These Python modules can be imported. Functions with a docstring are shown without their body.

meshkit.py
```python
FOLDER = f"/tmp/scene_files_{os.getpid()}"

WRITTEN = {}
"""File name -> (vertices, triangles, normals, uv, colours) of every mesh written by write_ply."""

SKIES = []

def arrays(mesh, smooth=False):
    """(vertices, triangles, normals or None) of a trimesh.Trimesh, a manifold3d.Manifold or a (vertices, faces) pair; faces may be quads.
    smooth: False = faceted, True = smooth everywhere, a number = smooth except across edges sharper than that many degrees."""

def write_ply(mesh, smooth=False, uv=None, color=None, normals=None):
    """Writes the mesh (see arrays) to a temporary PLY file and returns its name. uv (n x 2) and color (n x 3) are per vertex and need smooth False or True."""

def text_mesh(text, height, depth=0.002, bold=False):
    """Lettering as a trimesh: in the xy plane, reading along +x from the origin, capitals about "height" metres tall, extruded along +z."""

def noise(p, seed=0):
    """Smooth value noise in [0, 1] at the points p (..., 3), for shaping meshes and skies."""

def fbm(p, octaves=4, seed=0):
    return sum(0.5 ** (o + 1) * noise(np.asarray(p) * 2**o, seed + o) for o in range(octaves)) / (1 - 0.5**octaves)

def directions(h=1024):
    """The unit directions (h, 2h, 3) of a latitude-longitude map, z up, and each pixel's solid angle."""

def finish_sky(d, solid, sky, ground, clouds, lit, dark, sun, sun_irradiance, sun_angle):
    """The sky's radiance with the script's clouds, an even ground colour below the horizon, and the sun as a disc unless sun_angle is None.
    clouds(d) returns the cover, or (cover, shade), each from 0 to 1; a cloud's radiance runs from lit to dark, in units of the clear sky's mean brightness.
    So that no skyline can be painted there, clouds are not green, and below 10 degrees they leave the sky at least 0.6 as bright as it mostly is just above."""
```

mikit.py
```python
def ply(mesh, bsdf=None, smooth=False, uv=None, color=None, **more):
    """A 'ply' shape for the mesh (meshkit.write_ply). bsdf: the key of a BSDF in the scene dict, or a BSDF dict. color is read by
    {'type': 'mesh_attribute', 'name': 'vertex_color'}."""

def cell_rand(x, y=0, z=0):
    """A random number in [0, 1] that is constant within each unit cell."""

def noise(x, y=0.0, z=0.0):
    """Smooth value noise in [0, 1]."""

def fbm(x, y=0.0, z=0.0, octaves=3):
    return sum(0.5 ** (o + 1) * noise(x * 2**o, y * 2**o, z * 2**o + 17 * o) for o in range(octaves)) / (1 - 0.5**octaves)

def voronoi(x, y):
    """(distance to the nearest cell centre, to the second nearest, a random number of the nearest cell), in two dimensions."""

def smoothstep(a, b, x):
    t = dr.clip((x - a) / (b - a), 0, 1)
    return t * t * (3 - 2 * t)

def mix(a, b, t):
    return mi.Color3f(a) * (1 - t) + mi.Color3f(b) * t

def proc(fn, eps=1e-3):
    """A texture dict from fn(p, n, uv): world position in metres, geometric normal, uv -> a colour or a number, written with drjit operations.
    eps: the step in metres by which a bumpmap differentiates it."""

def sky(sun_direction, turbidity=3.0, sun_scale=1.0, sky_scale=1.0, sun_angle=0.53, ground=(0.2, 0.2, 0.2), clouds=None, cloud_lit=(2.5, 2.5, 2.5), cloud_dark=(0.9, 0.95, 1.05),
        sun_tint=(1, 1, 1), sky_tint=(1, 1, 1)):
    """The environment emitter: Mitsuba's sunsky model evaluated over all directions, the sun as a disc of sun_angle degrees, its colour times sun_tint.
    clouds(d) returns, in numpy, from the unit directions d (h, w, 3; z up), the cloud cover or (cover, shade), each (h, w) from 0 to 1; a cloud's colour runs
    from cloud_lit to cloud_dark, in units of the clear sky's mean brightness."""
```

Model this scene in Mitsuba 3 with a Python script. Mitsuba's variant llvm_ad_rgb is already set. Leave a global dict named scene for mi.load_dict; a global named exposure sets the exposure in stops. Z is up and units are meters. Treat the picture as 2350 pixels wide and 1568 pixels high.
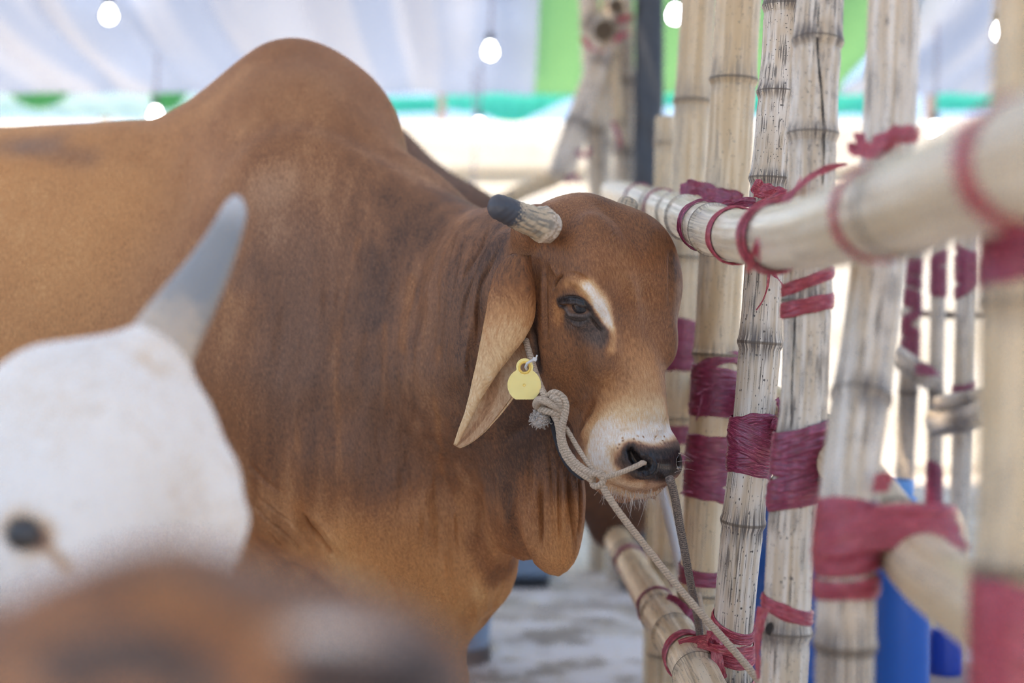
import math, random
import numpy as np, trimesh, mitsuba as mi, drjit as dr, mikit, meshkit
from scipy.spatial import cKDTree
from scipy.interpolate import PchipInterpolator, CubicSpline

T = mi.ScalarTransform4f
scene, labels = {}, {}
random.seed(7); np.random.seed(7)
W, H, F, CH = 2350, 1568, 3264.0, 1.0            # picture size, focal length in its pixels, height of the lens

# ---------------------------------------------------------------- camera, sky, exposure
scene['camera'] = {'type': 'thinlens', 'fov_axis': 'x', 'fov': 2 * math.degrees(math.atan(W / 2 / F)),
                   'aperture_radius': 0.0140, 'focus_distance': 2.30, 'near_clip': 0.05, 'far_clip': 200.0,
                   'to_world': T().look_at(origin=[0, 0, CH], target=[0, 10, CH], up=[0, 0, 1])}
SUN = np.array([-0.25, -0.36, 0.90])
scene['sky'] = mikit.sky(SUN, turbidity=3.5, sun_scale=1.0, sky_scale=1.6, sky_tint=(1.06, 1.0, .90), sun_tint=(1.04, 1.0, .93), ground=(0.35, 0.31, 0.27))
exposure = 2.22
# ---------------------------------------------------------------- helpers
def at(px, py, d):
    """the point at distance d in front of the lens that stands at (px, py) of the photograph"""
    return np.array([(px - W / 2) / F * d, d, CH - (py - H / 2) / F * d])


def rgb(*c): return {'type': 'rgb', 'value': list(c)}


def mat(name, base, rough=0.6, spec=0.4, two=True, **kw):
    b = {'type': 'principled', 'base_color': base if isinstance(base, dict) else rgb(*base), 'roughness': rough, 'specular': spec, **kw}
    scene[name] = {'type': 'twosided', 'bsdf': b} if two else b
    return name


def numbered(name):
    k, i = name, 0
    while k in labels or k in scene or any(s.startswith(k + '__') for s in scene):
        i += 1
        k = f'{name}_{i:03d}'
    return k


def thing(name, label, cat, group=None):
    k = numbered(name)
    labels[k] = {'label': label, 'category': cat}
    if group: labels[k]['group'] = group
    return k


def obj(name, mesh, m, parent=None, smooth=40, label=None, **kw):
    k = numbered(parent + '__' + name if parent else name)
    scene[k] = mikit.ply(mesh, m, smooth=smooth, **kw)
    if label: labels[k] = {'label': label}
    return k


def one(name, mesh, m, label, cat, group=None, smooth=40, **kw):
    k = thing(name, label, cat, group)
    scene[k] = mikit.ply(mesh, m, smooth=smooth, **kw)
    return k


def struct(name, mesh, m, label, smooth=40, **kw):
    scene[name] = mikit.ply(mesh, m, smooth=smooth, **kw)
    labels[name] = {'label': label, 'category': name.split('_')[0], 'kind': 'structure'}
    return name


def cat_meshes(ms):
    vs, fs, o = [], [], 0
    for v, f in ms:
        f = np.asarray(f)
        if f.shape[1] == 4: f = np.vstack([f[:, [0, 1, 2]], f[:, [0, 2, 3]]])
        vs.append(v); fs.append(f + o); o += len(v)
    return np.vstack(vs), np.vstack(fs)


def unit(v): v = np.asarray(v, float); return v / (np.linalg.norm(v, axis=-1, keepdims=True) + 1e-12)


def spline(pts, n):
    pts = np.asarray(pts, float)
    if len(pts) == 2: return pts[0] + (pts[1] - pts[0]) * np.linspace(0, 1, n)[:, None]
    t = np.r_[0, np.cumsum(np.linalg.norm(np.diff(pts[:, :3], axis=0), axis=1) + 1e-9)]
    return CubicSpline(t, pts)(np.linspace(0, t[-1], n))


def frames(p, closed=False, up=None):
    t = (np.roll(p, -1, 0) - np.roll(p, 1, 0)) if closed else np.gradient(p, axis=0)
    t = unit(t)
    a = np.zeros_like(p)
    x = np.array([0, 0, 1.0]) if up is None else np.asarray(up, float)
    if abs(x @ t[0]) > 0.95: x = np.array([1.0, 0, 0])
    for i in range(len(p)):
        x = unit(x - (x @ t[i]) * t[i]); a[i] = x
    return t, a, np.cross(t, a)


def tube(p, r, sides=12, caps=True, prof=None):
    """swept round mesh along points p; r radius per point (or scalar); prof(i, ang) multiplies the radius. Returns v, f, uv (angle, arc length)"""
    p = np.asarray(p, float); n = len(p)
    r = np.broadcast_to(np.asarray(r, float), (n,))
    t, a, b = frames(p)
    ang = np.arange(sides + 1) / sides * 2 * np.pi
    rr = r[:, None] * np.ones(sides + 1)
    if prof is not None: rr = rr * prof(np.arange(n)[:, None], ang[None, :])
    v = p[:, None] + rr[..., None] * (np.cos(ang)[None, :, None] * a[:, None] + np.sin(ang)[None, :, None] * b[:, None])
    i, j = np.meshgrid(np.arange(n - 1), np.arange(sides), indexing='ij')
    s = sides + 1
    q = np.stack([i * s + j, i * s + j + 1, (i + 1) * s + j + 1, (i + 1) * s + j], -1).reshape(-1, 4)[:, ::-1]
    f = np.vstack([q[:, [0, 1, 2]], q[:, [0, 2, 3]]])
    arc = np.r_[0, np.cumsum(np.linalg.norm(np.diff(p, axis=0), axis=1))]
    uv = np.stack([np.broadcast_to(ang / (2 * np.pi), (n, s)), np.broadcast_to(arc[:, None], (n, s))], -1).reshape(-1, 2)
    v = v.reshape(-1, 3)
    if caps:
        m = len(v)
        v = np.vstack([v, p[:1], p[-1:]]); uv = np.vstack([uv, [[0.5, 0]], [[0.5, arc[-1]]]])
        j = np.arange(sides); e = (n - 1) * s
        f = np.vstack([f, np.stack([np.full(sides, m), j, j + 1], 1), np.stack([np.full(sides, m + 1), e + j + 1, e + j], 1)])
    return v, f, uv


def tri(v, f): return trimesh.Trimesh(v, f, process=False)


# ---------------------------------------------------------------- implicit bodies
class Body:
    """smooth union of implicit parts; each part is (function, centre, reach, k, sign)"""
    def __init__(self): self.parts = []

    def add(self, fn, lo, hi, k=0.05, op='u'):
        self.parts.append((fn, np.asarray(lo, float), np.asarray(hi, float), k, op)); return self

    def ell(self, c, r, R=None, k=0.05, op='u'):
        c, r = np.asarray(c, float), np.asarray(r, float)
        R = np.eye(3) if R is None else np.asarray(R, float)       # rows: the axes
        def fn(P):
            q = (P - c) @ R.T
            k0 = np.linalg.norm(q / r, axis=1); k1 = np.linalg.norm(q / r ** 2, axis=1)
            return k0 * (k0 - 1) / np.maximum(k1, 1e-9)
        m = r.max() + 0.02
        return self.add(fn, c - m, c + m, k, op)

    def cap(self, pts, rad, k=0.03, op='u'):
        pts = [np.asarray(p, float) for p in pts]; rad = np.broadcast_to(np.asarray(rad, float), (len(pts),))
        for a, b, ra, rb in zip(pts[:-1], pts[1:], rad[:-1], rad[1:]):
            def fn(P, a=a, b=b, ra=ra, rb=rb):
                ba = b - a; h = np.clip((P - a) @ ba / (ba @ ba + 1e-12), 0, 1)
                return np.linalg.norm(P - a - h[:, None] * ba, axis=1) - (ra + (rb - ra) * h)
            m = max(ra, rb) + 0.02
            self.add(fn, np.minimum(a, b) - m, np.maximum(a, b) + m, k, op)
        return self

    def __call__(self, P):
        P = np.asarray(P, float)
        d = np.full(len(P), 0.5)
        for fn, lo, hi, k, op in self.parts:
            g = 2 * k + 0.03
            m = np.all((P > lo - g) & (P < hi + g), axis=1)
            if not m.any(): continue
            e, c = fn(P[m]), d[m]
            if op == 'u':
                h = np.clip(0.5 + 0.5 * (c - e) / k, 0, 1); d[m] = c + (e - c) * h - k * h * (1 - h)
            else:
                e = -e; h = np.clip(0.5 - 0.5 * (c - e) / k, 0, 1); d[m] = c + (e - c) * h + k * h * (1 - h)
        return d

    def grad(self, P, e=1e-3):
        g = np.stack([self(P + o) - self(P - o) for o in np.eye(3) * e], 1)
        return g / (2 * e)

    def project(self, V, Fc, n=2, most=0.02):
        for _ in range(n):
            V = V - np.clip(self(V), -most, most)[:, None] * normals(V, Fc)
        return V

    def hit(self, px, py, near=0.3, far=5.0):
        """where the sight line through (px, py) meets the body"""
        px, py = np.atleast_1d(px).astype(float), np.atleast_1d(py).astype(float)
        D = unit(np.stack([(px - W / 2) / F, np.ones_like(px), -(py - H / 2) / F], 1)); O = np.array([0, 0, CH])
        t = np.full(len(px), near); done = np.zeros(len(px), bool)
        for _ in range(260):
            g = np.flatnonzero(~done & (t < far))
            if len(g) == 0: break
            d = self(O + D[g] * t[g, None])
            done[g] = d < 0.0012
            t[g] = np.where(done[g], t[g], t[g] + np.clip(d * 0.55, 0.001, 0.035))
        t = np.where(t > far, np.nan, t)
        return O + D * t[:, None]


def mesh_body(f, lo, hi, h):
    """surface nets of an implicit function, evaluated only near its surface"""
    lo = np.asarray(lo, float); B = 4
    nb = np.ceil((np.asarray(hi) - lo) / (h * B)).astype(int)
    bi = np.stack(np.meshgrid(*[np.arange(n + 1) for n in nb], indexing='ij'), -1)
    dc = f((lo + bi.reshape(-1, 3) * h * B)).reshape(nb + 1)
    near = np.abs(dc) < h * B * 2.6
    cell = np.zeros(nb, bool)
    for o in np.ndindex(2, 2, 2):
        cell |= near[o[0]:o[0] + nb[0], o[1]:o[1] + nb[1], o[2]:o[2] + nb[2]]
    n = nb * B + 1
    need = np.zeros(n, bool)
    big = np.repeat(np.repeat(np.repeat(cell, B, 0), B, 1), B, 2)
    for o in np.ndindex(2, 2, 2):
        need[o[0]:o[0] + n[0] - 1, o[1]:o[1] + n[1] - 1, o[2]:o[2] + n[2] - 1] |= big
    D = np.full(n, 1.0)
    up = np.repeat(np.repeat(np.repeat(dc[:-1, :-1, :-1], B, 0), B, 1), B, 2)
    D[:-1, :-1, :-1] = np.where(up < 0, -1.0, 1.0)
    idx = np.argwhere(need)
    D[need] = f(lo + idx * h)
    S = D < 0
    cnt = np.zeros(n - 1, int); acc = np.zeros((*(n - 1), 3))
    def sl(o): return tuple(slice(o[k], o[k] + n[k] - 1) for k in range(3))
    corner = [o for o in np.ndindex(2, 2, 2)]
    act = np.zeros(n - 1, bool); s0 = S[sl((0, 0, 0))]
    for o in corner[1:]: act |= S[sl(o)] != s0
    ci = np.argwhere(act)
    vals = {o: D[tuple((ci + o).T)] for o in corner}
    pos = np.zeros((len(ci), 3)); c = np.zeros(len(ci))
    for a in corner:
        for ax in range(3):
            if a[ax]: continue
            b = list(a); b[ax] = 1; b = tuple(b)
            va, vb = vals[a], vals[b]; x = (va < 0) != (vb < 0)
            t = np.where(x, va / np.where(x, va - vb, 1), 0)
            q = np.array(a, float)[None] + np.eye(3)[ax] * t[:, None]
            pos[x] += q[x]; c[x] += 1
    pos /= c[:, None]
    V = lo + (ci + pos) * h
    ids = np.full(n - 1, -1); ids[tuple(ci.T)] = np.arange(len(ci))
    quads = []
    for ax in range(3):
        u, w = (ax + 1) % 3, (ax + 2) % 3
        e0 = [slice(None)] * 3; e1 = [slice(None)] * 3
        e0[ax] = slice(0, -1); e1[ax] = slice(1, None)
        x = S[tuple(e0)] != S[tuple(e1)]
        p = np.argwhere(x)
        ok = (p[:, u] > 0) & (p[:, w] > 0) & (p[:, u] < n[u] - 1) & (p[:, w] < n[w] - 1)
        p = p[ok]; inside = S[tuple(p.T)]
        def cid(du, dw):
            q = p.copy(); q[:, u] += du; q[:, w] += dw
            return ids[tuple(q.T)]
        q = np.stack([cid(-1, -1), cid(0, -1), cid(0, 0), cid(-1, 0)], 1)
        q[~inside] = q[~inside][:, ::-1]
        quads.append(q)
    q = np.vstack(quads); q = q[(q >= 0).all(1)]
    return V, np.vstack([q[:, [0, 1, 2]], q[:, [0, 2, 3]]])


def refine(V, Fc, size, rounds=5):
    """splits every edge longer than size(midpoint); stays free of cracks"""
    for _ in range(rounds):
        e = np.sort(np.vstack([Fc[:, [0, 1]], Fc[:, [1, 2]], Fc[:, [2, 0]]]), 1)
        ue, inv = np.unique(e[:, 0].astype(np.int64) * len(V) + e[:, 1], return_inverse=True)
        a, b = ue // len(V), ue % len(V)
        mid = (V[a] + V[b]) / 2
        split = np.linalg.norm(V[a] - V[b], axis=1) > size(mid)
        if not split.any(): break
        new = np.full(len(ue), -1); new[split] = len(V) + np.arange(split.sum())
        V = np.vstack([V, mid[split]])
        m = new[inv].reshape(3, -1).T
        out = []
        s = (m >= 0)
        k = s.sum(1)
        out.append(Fc[k == 0])
        for r in range(3):
            A, Bv, C = Fc[:, r], Fc[:, (r + 1) % 3], Fc[:, (r + 2) % 3]
            ab, bc, ca = m[:, r], m[:, (r + 1) % 3], m[:, (r + 2) % 3]
            w = (k == 1) & s[:, r]
            out += [np.stack([A, ab, C], 1)[w], np.stack([ab, Bv, C], 1)[w]]
            w = (k == 2) & ~s[:, r]                       # bc and ca split
            out += [np.stack([A, Bv, bc], 1)[w], np.stack([A, bc, ca], 1)[w], np.stack([ca, bc, C], 1)[w]]
        w = k == 3
        out += [np.stack(x, 1)[w] for x in ((Fc[:, 0], m[:, 0], m[:, 2]), (m[:, 0], Fc[:, 1], m[:, 1]), (m[:, 2], m[:, 1], Fc[:, 2]), (m[:, 0], m[:, 1], m[:, 2]))]
        Fc = np.vstack(out)
    return V, Fc


def normals(V, Fc):
    n = np.zeros_like(V); c = np.cross(V[Fc[:, 1]] - V[Fc[:, 0]], V[Fc[:, 2]] - V[Fc[:, 0]])
    for k in range(3): np.add.at(n, Fc[:, k], c)
    return unit(n)


class Brush:
    """strokes on a surface: each is a polyline of points; weight falls off with the distance from it"""
    def __init__(self, V): self.V = V; self.tree = cKDTree(V)

    def weight(self, pts, r, power=2.0, taper=0.0):
        """falls off with the distance from the polyline; taper: the share of its length over which each end fades"""
        pts = np.asarray(pts, float); pts = pts[~np.isnan(pts).any(1)]
        w = np.zeros(len(self.V))
        if len(pts) == 0: return w
        fade = np.ones(1)
        if len(pts) > 1:
            n = int(np.linalg.norm(np.diff(pts, axis=0), axis=1).sum() / (r * 0.4)) + 6
            if len(pts) > 2: pts = spline(pts, n)
            else: pts = pts[0] + (pts[1] - pts[0]) * np.linspace(0, 1, n)[:, None]
            s = np.linspace(0, 1, n); fade = np.ones(n)
            if taper: fade = np.clip(np.minimum(s, 1 - s) / taper, 0, 1); fade = fade * fade * (3 - 2 * fade)
        lo, hi = pts.min(0) - 2.4 * r, pts.max(0) + 2.4 * r
        idx = np.flatnonzero(((self.V > lo) & (self.V < hi)).all(1))
        if len(idx) == 0: return w
        d, j = cKDTree(pts).query(self.V[idx], distance_upper_bound=r * 2.4)
        ok = np.isfinite(d)
        w[idx[ok]] = np.exp(-(d[ok] / r) ** power) * fade[j[ok]]
        return w
# ---------------------------------------------------------------- the tent: floor, wall, cloth roof
def floor_fn(p, n, uv):
    a = mikit.fbm(p.x * 1.3, p.y * 1.3, 0, 4); b = mikit.fbm(p.x * 9, p.y * 9, 3, 4); c = mikit.noise(p.x * 60, p.y * 60, 5)
    s = mikit.noise(p.x * 12, p.y * 90, 7)
    col = mikit.mix((.64, .62, .63), (.44, .405, .375), mikit.smoothstep(.35, .62, a * .45 + b * .55))
    col = mikit.mix(col, (.22, .19, .165), mikit.smoothstep(.56, .74, b) * .7)
    out = mikit.smoothstep(-.3, -1.3, p.y + (a - .5) * .8) ; out = dr.maximum(out, mikit.smoothstep(-3.2, -4.2, p.x + (a - .5) * .8))
    col = mikit.mix(col, mikit.mix((.70, .58, .42), (.60, .49, .35), b), out)      # unseen pale sand round the tent, added to bounce warm light inside
    return mikit.mix(col, (.52, .46, .33), mikit.smoothstep(.62, .78, s * .6 + c * .4) * .6)


mat('dirt', mikit.proc(floor_fn), .85, .25)
gx, gy = np.meshgrid(np.linspace(-14, 14, 200), np.linspace(-8, 14, 220), indexing='ij')
gz = (meshkit.fbm(np.stack([gx * 1.6, gy * 2.6, gx * 0], -1), 4, 3) - .55) * .07
gi, gj = np.meshgrid(np.arange(199), np.arange(219), indexing='ij')
gq = np.stack([gi * 220 + gj, (gi + 1) * 220 + gj, (gi + 1) * 220 + gj + 1, gi * 220 + gj + 1], -1).reshape(-1, 4)
struct('floor', (np.stack([gx, gy, gz], -1).reshape(-1, 3), gq), 'dirt', 'trampled grey dirt floor with scattered straw', smooth=True)


def box(x0, x1, y0, y1, z0, z1, bevel=.01):
    h = np.array([x1 - x0, y1 - y0, z1 - z0]) / 2; b = min(bevel, h.min() * .45)
    pts = [[sx * (h[0] - b * (k != 0)), sy * (h[1] - b * (k != 1)), sz * (h[2] - b * (k != 2))] for sx in (-1, 1) for sy in (-1, 1) for sz in (-1, 1) for k in range(3)]
    m = trimesh.convex.convex_hull(np.array(pts)); m.apply_translation([(x0 + x1) / 2, (y0 + y1) / 2, (z0 + z1) / 2]); return m


def wall_fn(p, n, uv):
    a = mikit.fbm(p.x * .8, p.y, p.z * 3, 4); b = mikit.fbm(p.x * 6, p.y * 6, p.z * 2, 3)
    return mikit.mix((.88, .85, .79), (.72, .65, .54), mikit.smoothstep(.45, .7, a) * .6 + mikit.smoothstep(.5, .7, b) * .25)


mat('wall_paint', mikit.proc(wall_fn), .8, .2)
labels['wall_back'] = {'label': 'low cream plastered wall beyond the tent in full daylight', 'category': 'wall', 'kind': 'structure'}
for z0, z1, dy in ((0, 2.22, 0), (2.22, 2.32, .09), (2.32, 2.70, -.02)):
    scene[numbered('wall_back__course')] = mikit.ply(box(-13, 13, 11.0 + dy, 11.4, z0, z1, .03), 'wall_paint', smooth=False)

RY, RZ, RS = 9.0, 2.575, .27                     # lower edge of the roof and its slope


def cloth_fn(base, other):
    def fn(p, n, uv):
        a = mikit.fbm(p.x * 5.5, p.y * .22, 0, 3)  # streaks down the slope paint the shading of folds into the cloth
        return mikit.mix(base, other, mikit.smoothstep(.4, .65, a))
    return fn


def thin(name, base, trans=1.0, rough=.7):
    scene[name] = {'type': 'principledthin', 'base_color': base if isinstance(base, dict) else rgb(*base), 'roughness': rough, 'diff_trans': trans, 'spec_trans': 0.0, 'eta': 1.3}
    return name


thin('white_cloth', mikit.proc(cloth_fn((.46, .505, .61), (.35, .42, .57))), 1.05)
thin('green_cloth', (.21, .46, .20), 1.1)
thin('teal_cloth', (.10, .72, .58), 1.1)
thin('sheer_cloth', (.66, .93, .93), 1.3)
thin('dark_green_cloth', (.12, .45, .16), .7)


def roof_cloth(x0, x1, nx, seed, y1=RY, y0=-1.9):
    xs, ys = np.linspace(x0, x1, nx), np.linspace(y1, y0, 60)
    X, Y = np.meshgrid(xs, ys, indexing='ij')
    ph = X * 7 + 3.0 * meshkit.noise(np.stack([X * .5, Y * .12, X * 0], -1), seed)
    Z = RZ + RS * (RY - Y) - .11 * np.abs(np.sin(ph)) * np.clip((RY - Y) / .5, .15, 1) - .22 * np.sin(np.clip((RY - Y) / 3.2, 0, 1) * np.pi) ** 2
    Z = np.where(Y < 1.2, Z - .55 * RS * (1.2 - Y) * 2, Z)
    i, j = np.meshgrid(np.arange(nx - 1), np.arange(59), indexing='ij')
    q = np.stack([i * 60 + j, (i + 1) * 60 + j, (i + 1) * 60 + j + 1, i * 60 + j + 1], -1).reshape(-1, 4)
    return np.stack([X, Y, Z], -1).reshape(-1, 3), q


labels['ceiling'] = {'label': 'sagging tent roof of pale cloth lengths sewn side by side', 'category': 'ceiling', 'kind': 'structure'}
for x0, x1, m, sd, y1, y0 in ((-3.9, .14, 'white_cloth', 1, RY, -1.9), (.14, 2.06, 'green_cloth', 2, RY, 6.4), (.14, 2.06, 'white_cloth', 2, 6.4, -1.9), (2.06, 4.2, 'white_cloth', 3, RY, -1.9)):
    k = 'green_length' if 'green' in m else 'pale_length'
    kk = numbered('ceiling__' + k)
    scene[kk] = mikit.ply(roof_cloth(x0, x1, int((x1 - x0) * 24), sd, y1, y0), m, smooth=True)
    labels[kk] = {'label': 'light green cloth length' if 'green' in m else 'pale lavender white cloth length'}


def hung_cloth(top, bottom, d, wave=.02):
    """cloth hanging between two pixel edges at distance d, a little wavy"""
    n = 60; a, b = spline([at(*p, d) for p in top], n), np.stack([np.interp(np.linspace(0, 1, n), np.linspace(0, 1, len(bottom)), [at(*p, d)[k] for p in bottom]) for k in range(3)], 1)
    t = np.linspace(0, 1, 8)[None, :, None]
    g = a[:, None] * (1 - t) + b[:, None] * t
    g[..., 1] += wave * np.sin(np.arange(n) * .9)[:, None] * t[..., 0]
    i, j = np.meshgrid(np.arange(n - 1), np.arange(7), indexing='ij')
    return g.reshape(-1, 3), np.stack([i * 8 + j, (i + 1) * 8 + j, (i + 1) * 8 + j + 1, i * 8 + j + 1], -1).reshape(-1, 4)


VG = 'cloth strips along the roof edge'
for top, bot, m, lab in (
    ([(860, 224), (1006, 222)], [(860, 262), (1006, 257)], 'teal_cloth', 'short teal cloth strip under the roof edge right behind the hump'),
    ([(1022, 214), (1180, 210), (1335, 208)], [(1022, 250), (1062, 256), (1110, 262), (1150, 280), (1192, 282), (1240, 258), (1310, 224), (1335, 220)], 'teal_cloth', 'teal cloth strip with a slanting lower edge left of the bamboo cluster'),
    ([(1505, 208), (1760, 208), (2015, 208)], [(1505, 244), (1560, 244), (1740, 262), (2015, 262)], 'teal_cloth', 'long teal cloth strip under the green roof length behind the posts'),
    ([(2146, 212), (2260, 212), (2420, 210)], [(2146, 256), (2260, 256), (2420, 252)], 'teal_cloth', 'teal cloth strip under the pale roof at the right edge'),
    ([(-420, 214), (150, 214), (470, 214)], [(-420, 258), (0, 262), (150, 268), (300, 272), (470, 278)], 'sheer_cloth', 'sheer pale cyan cloth strip along the roof edge at the left')):
    one('cloth_strip', hung_cloth(top, bot, 9.02), m, lab, 'cloth strip', VG, smooth=True)
for c, w, h in ((90, 72, 34), (-120, 70, 30), (385, 46, 40)):
    xs = np.linspace(-1, 1, 13)
    one('scallop', hung_cloth([(c - w, 213), (c, 213), (c + w, 213)], [(c + x * w, 214 + h * (1 - x * x)) for x in xs], 8.97, .0), 'dark_green_cloth',
        {90: 'dark green cloth scallop hanging near the left edge of the picture', -120: 'dark green cloth scallop just outside the left edge', 385: 'dark green cloth scallop ending at the back of the brown bull'}[c], 'cloth scallop', smooth=True)
mat('old_wood', (.34, .27, .24), .7)
for px, py0, py1, d, w, lab in ((1013, 214, 292, 11.2, .08, 'stubby grey timber between two teal cloth strips'), (240, 214, 285, 11.2, .09, 'brownish timber end under the roof edge at the left'), (2133, 212, 275, 11.2, .07, 'dark timber end under the roof edge right of the near posts')):
    a, b = at(px, py0, d), at(px, py1, d)
    one('timber', box(a[0] - w / 2, a[0] + w / 2, d - .03, d + .03, 2.69, a[2]), 'old_wood', lab, 'timber', smooth=False)
# ---------------------------------------------------------------- bamboo
def bamboo_fn(lo, hi, stain):
    def fn(p, n, uv):
        a, v = uv.x, uv.y
        t = v - dr.floor(v); k = dr.floor(a); e = dr.minimum(t, 1 - t)
        ca, sa = dr.cos(a * 6.2832), dr.sin(a * 6.2832)
        st = mikit.noise(ca * 7 + k * 9, sa * 7, v * 1.6); st2 = mikit.noise(ca * 26 + k * 5, sa * 26, v * 5)
        bl = mikit.fbm(ca * 1.5 + k * 3, sa * 1.5, v * 3.2, 4); sp = mikit.noise(ca * 16 + k, sa * 16, v * 44)
        c = mikit.mix(lo, hi, mikit.smoothstep(.3, .7, st * .55 + bl * .45))
        c = mikit.mix(c, (.36, .27, .17), mikit.smoothstep(.55, .75, bl) * .38)
        c = mikit.mix(c, (.15, .125, .105), mikit.smoothstep(.58, .74, st2 * .55 + bl * .5) * stain * .9)
        c = mikit.mix(c, (.10, .085, .075), mikit.smoothstep(.80, .9, sp) * stain)
        near = mikit.smoothstep(.16, .0, e) * mikit.smoothstep(.30, .62, st2 * .6 + bl * .45)
        c = mikit.mix(c, (.13, .11, .10), near * stain * .95)
        line = mikit.smoothstep(.013, .004, e)
        return mikit.mix(c, (.10, .075, .055), line * .75)
    return fn


mat('bamboo_grey', mikit.proc(bamboo_fn((.54, .44, .32), (.74, .68, .60), 1.0)), .45, .45)
mat('bamboo_tan', mikit.proc(bamboo_fn((.56, .42, .25), (.74, .61, .43), .45)), .42, .45)
mat('bamboo_rail', mikit.proc(bamboo_fn((.56, .47, .33), (.72, .65, .52), .38)), .30, .55, clearcoat=.3, clearcoat_gloss=.7)
mat('hollow', (.10, .075, .05), .9)
BAMBOO = {}


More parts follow.
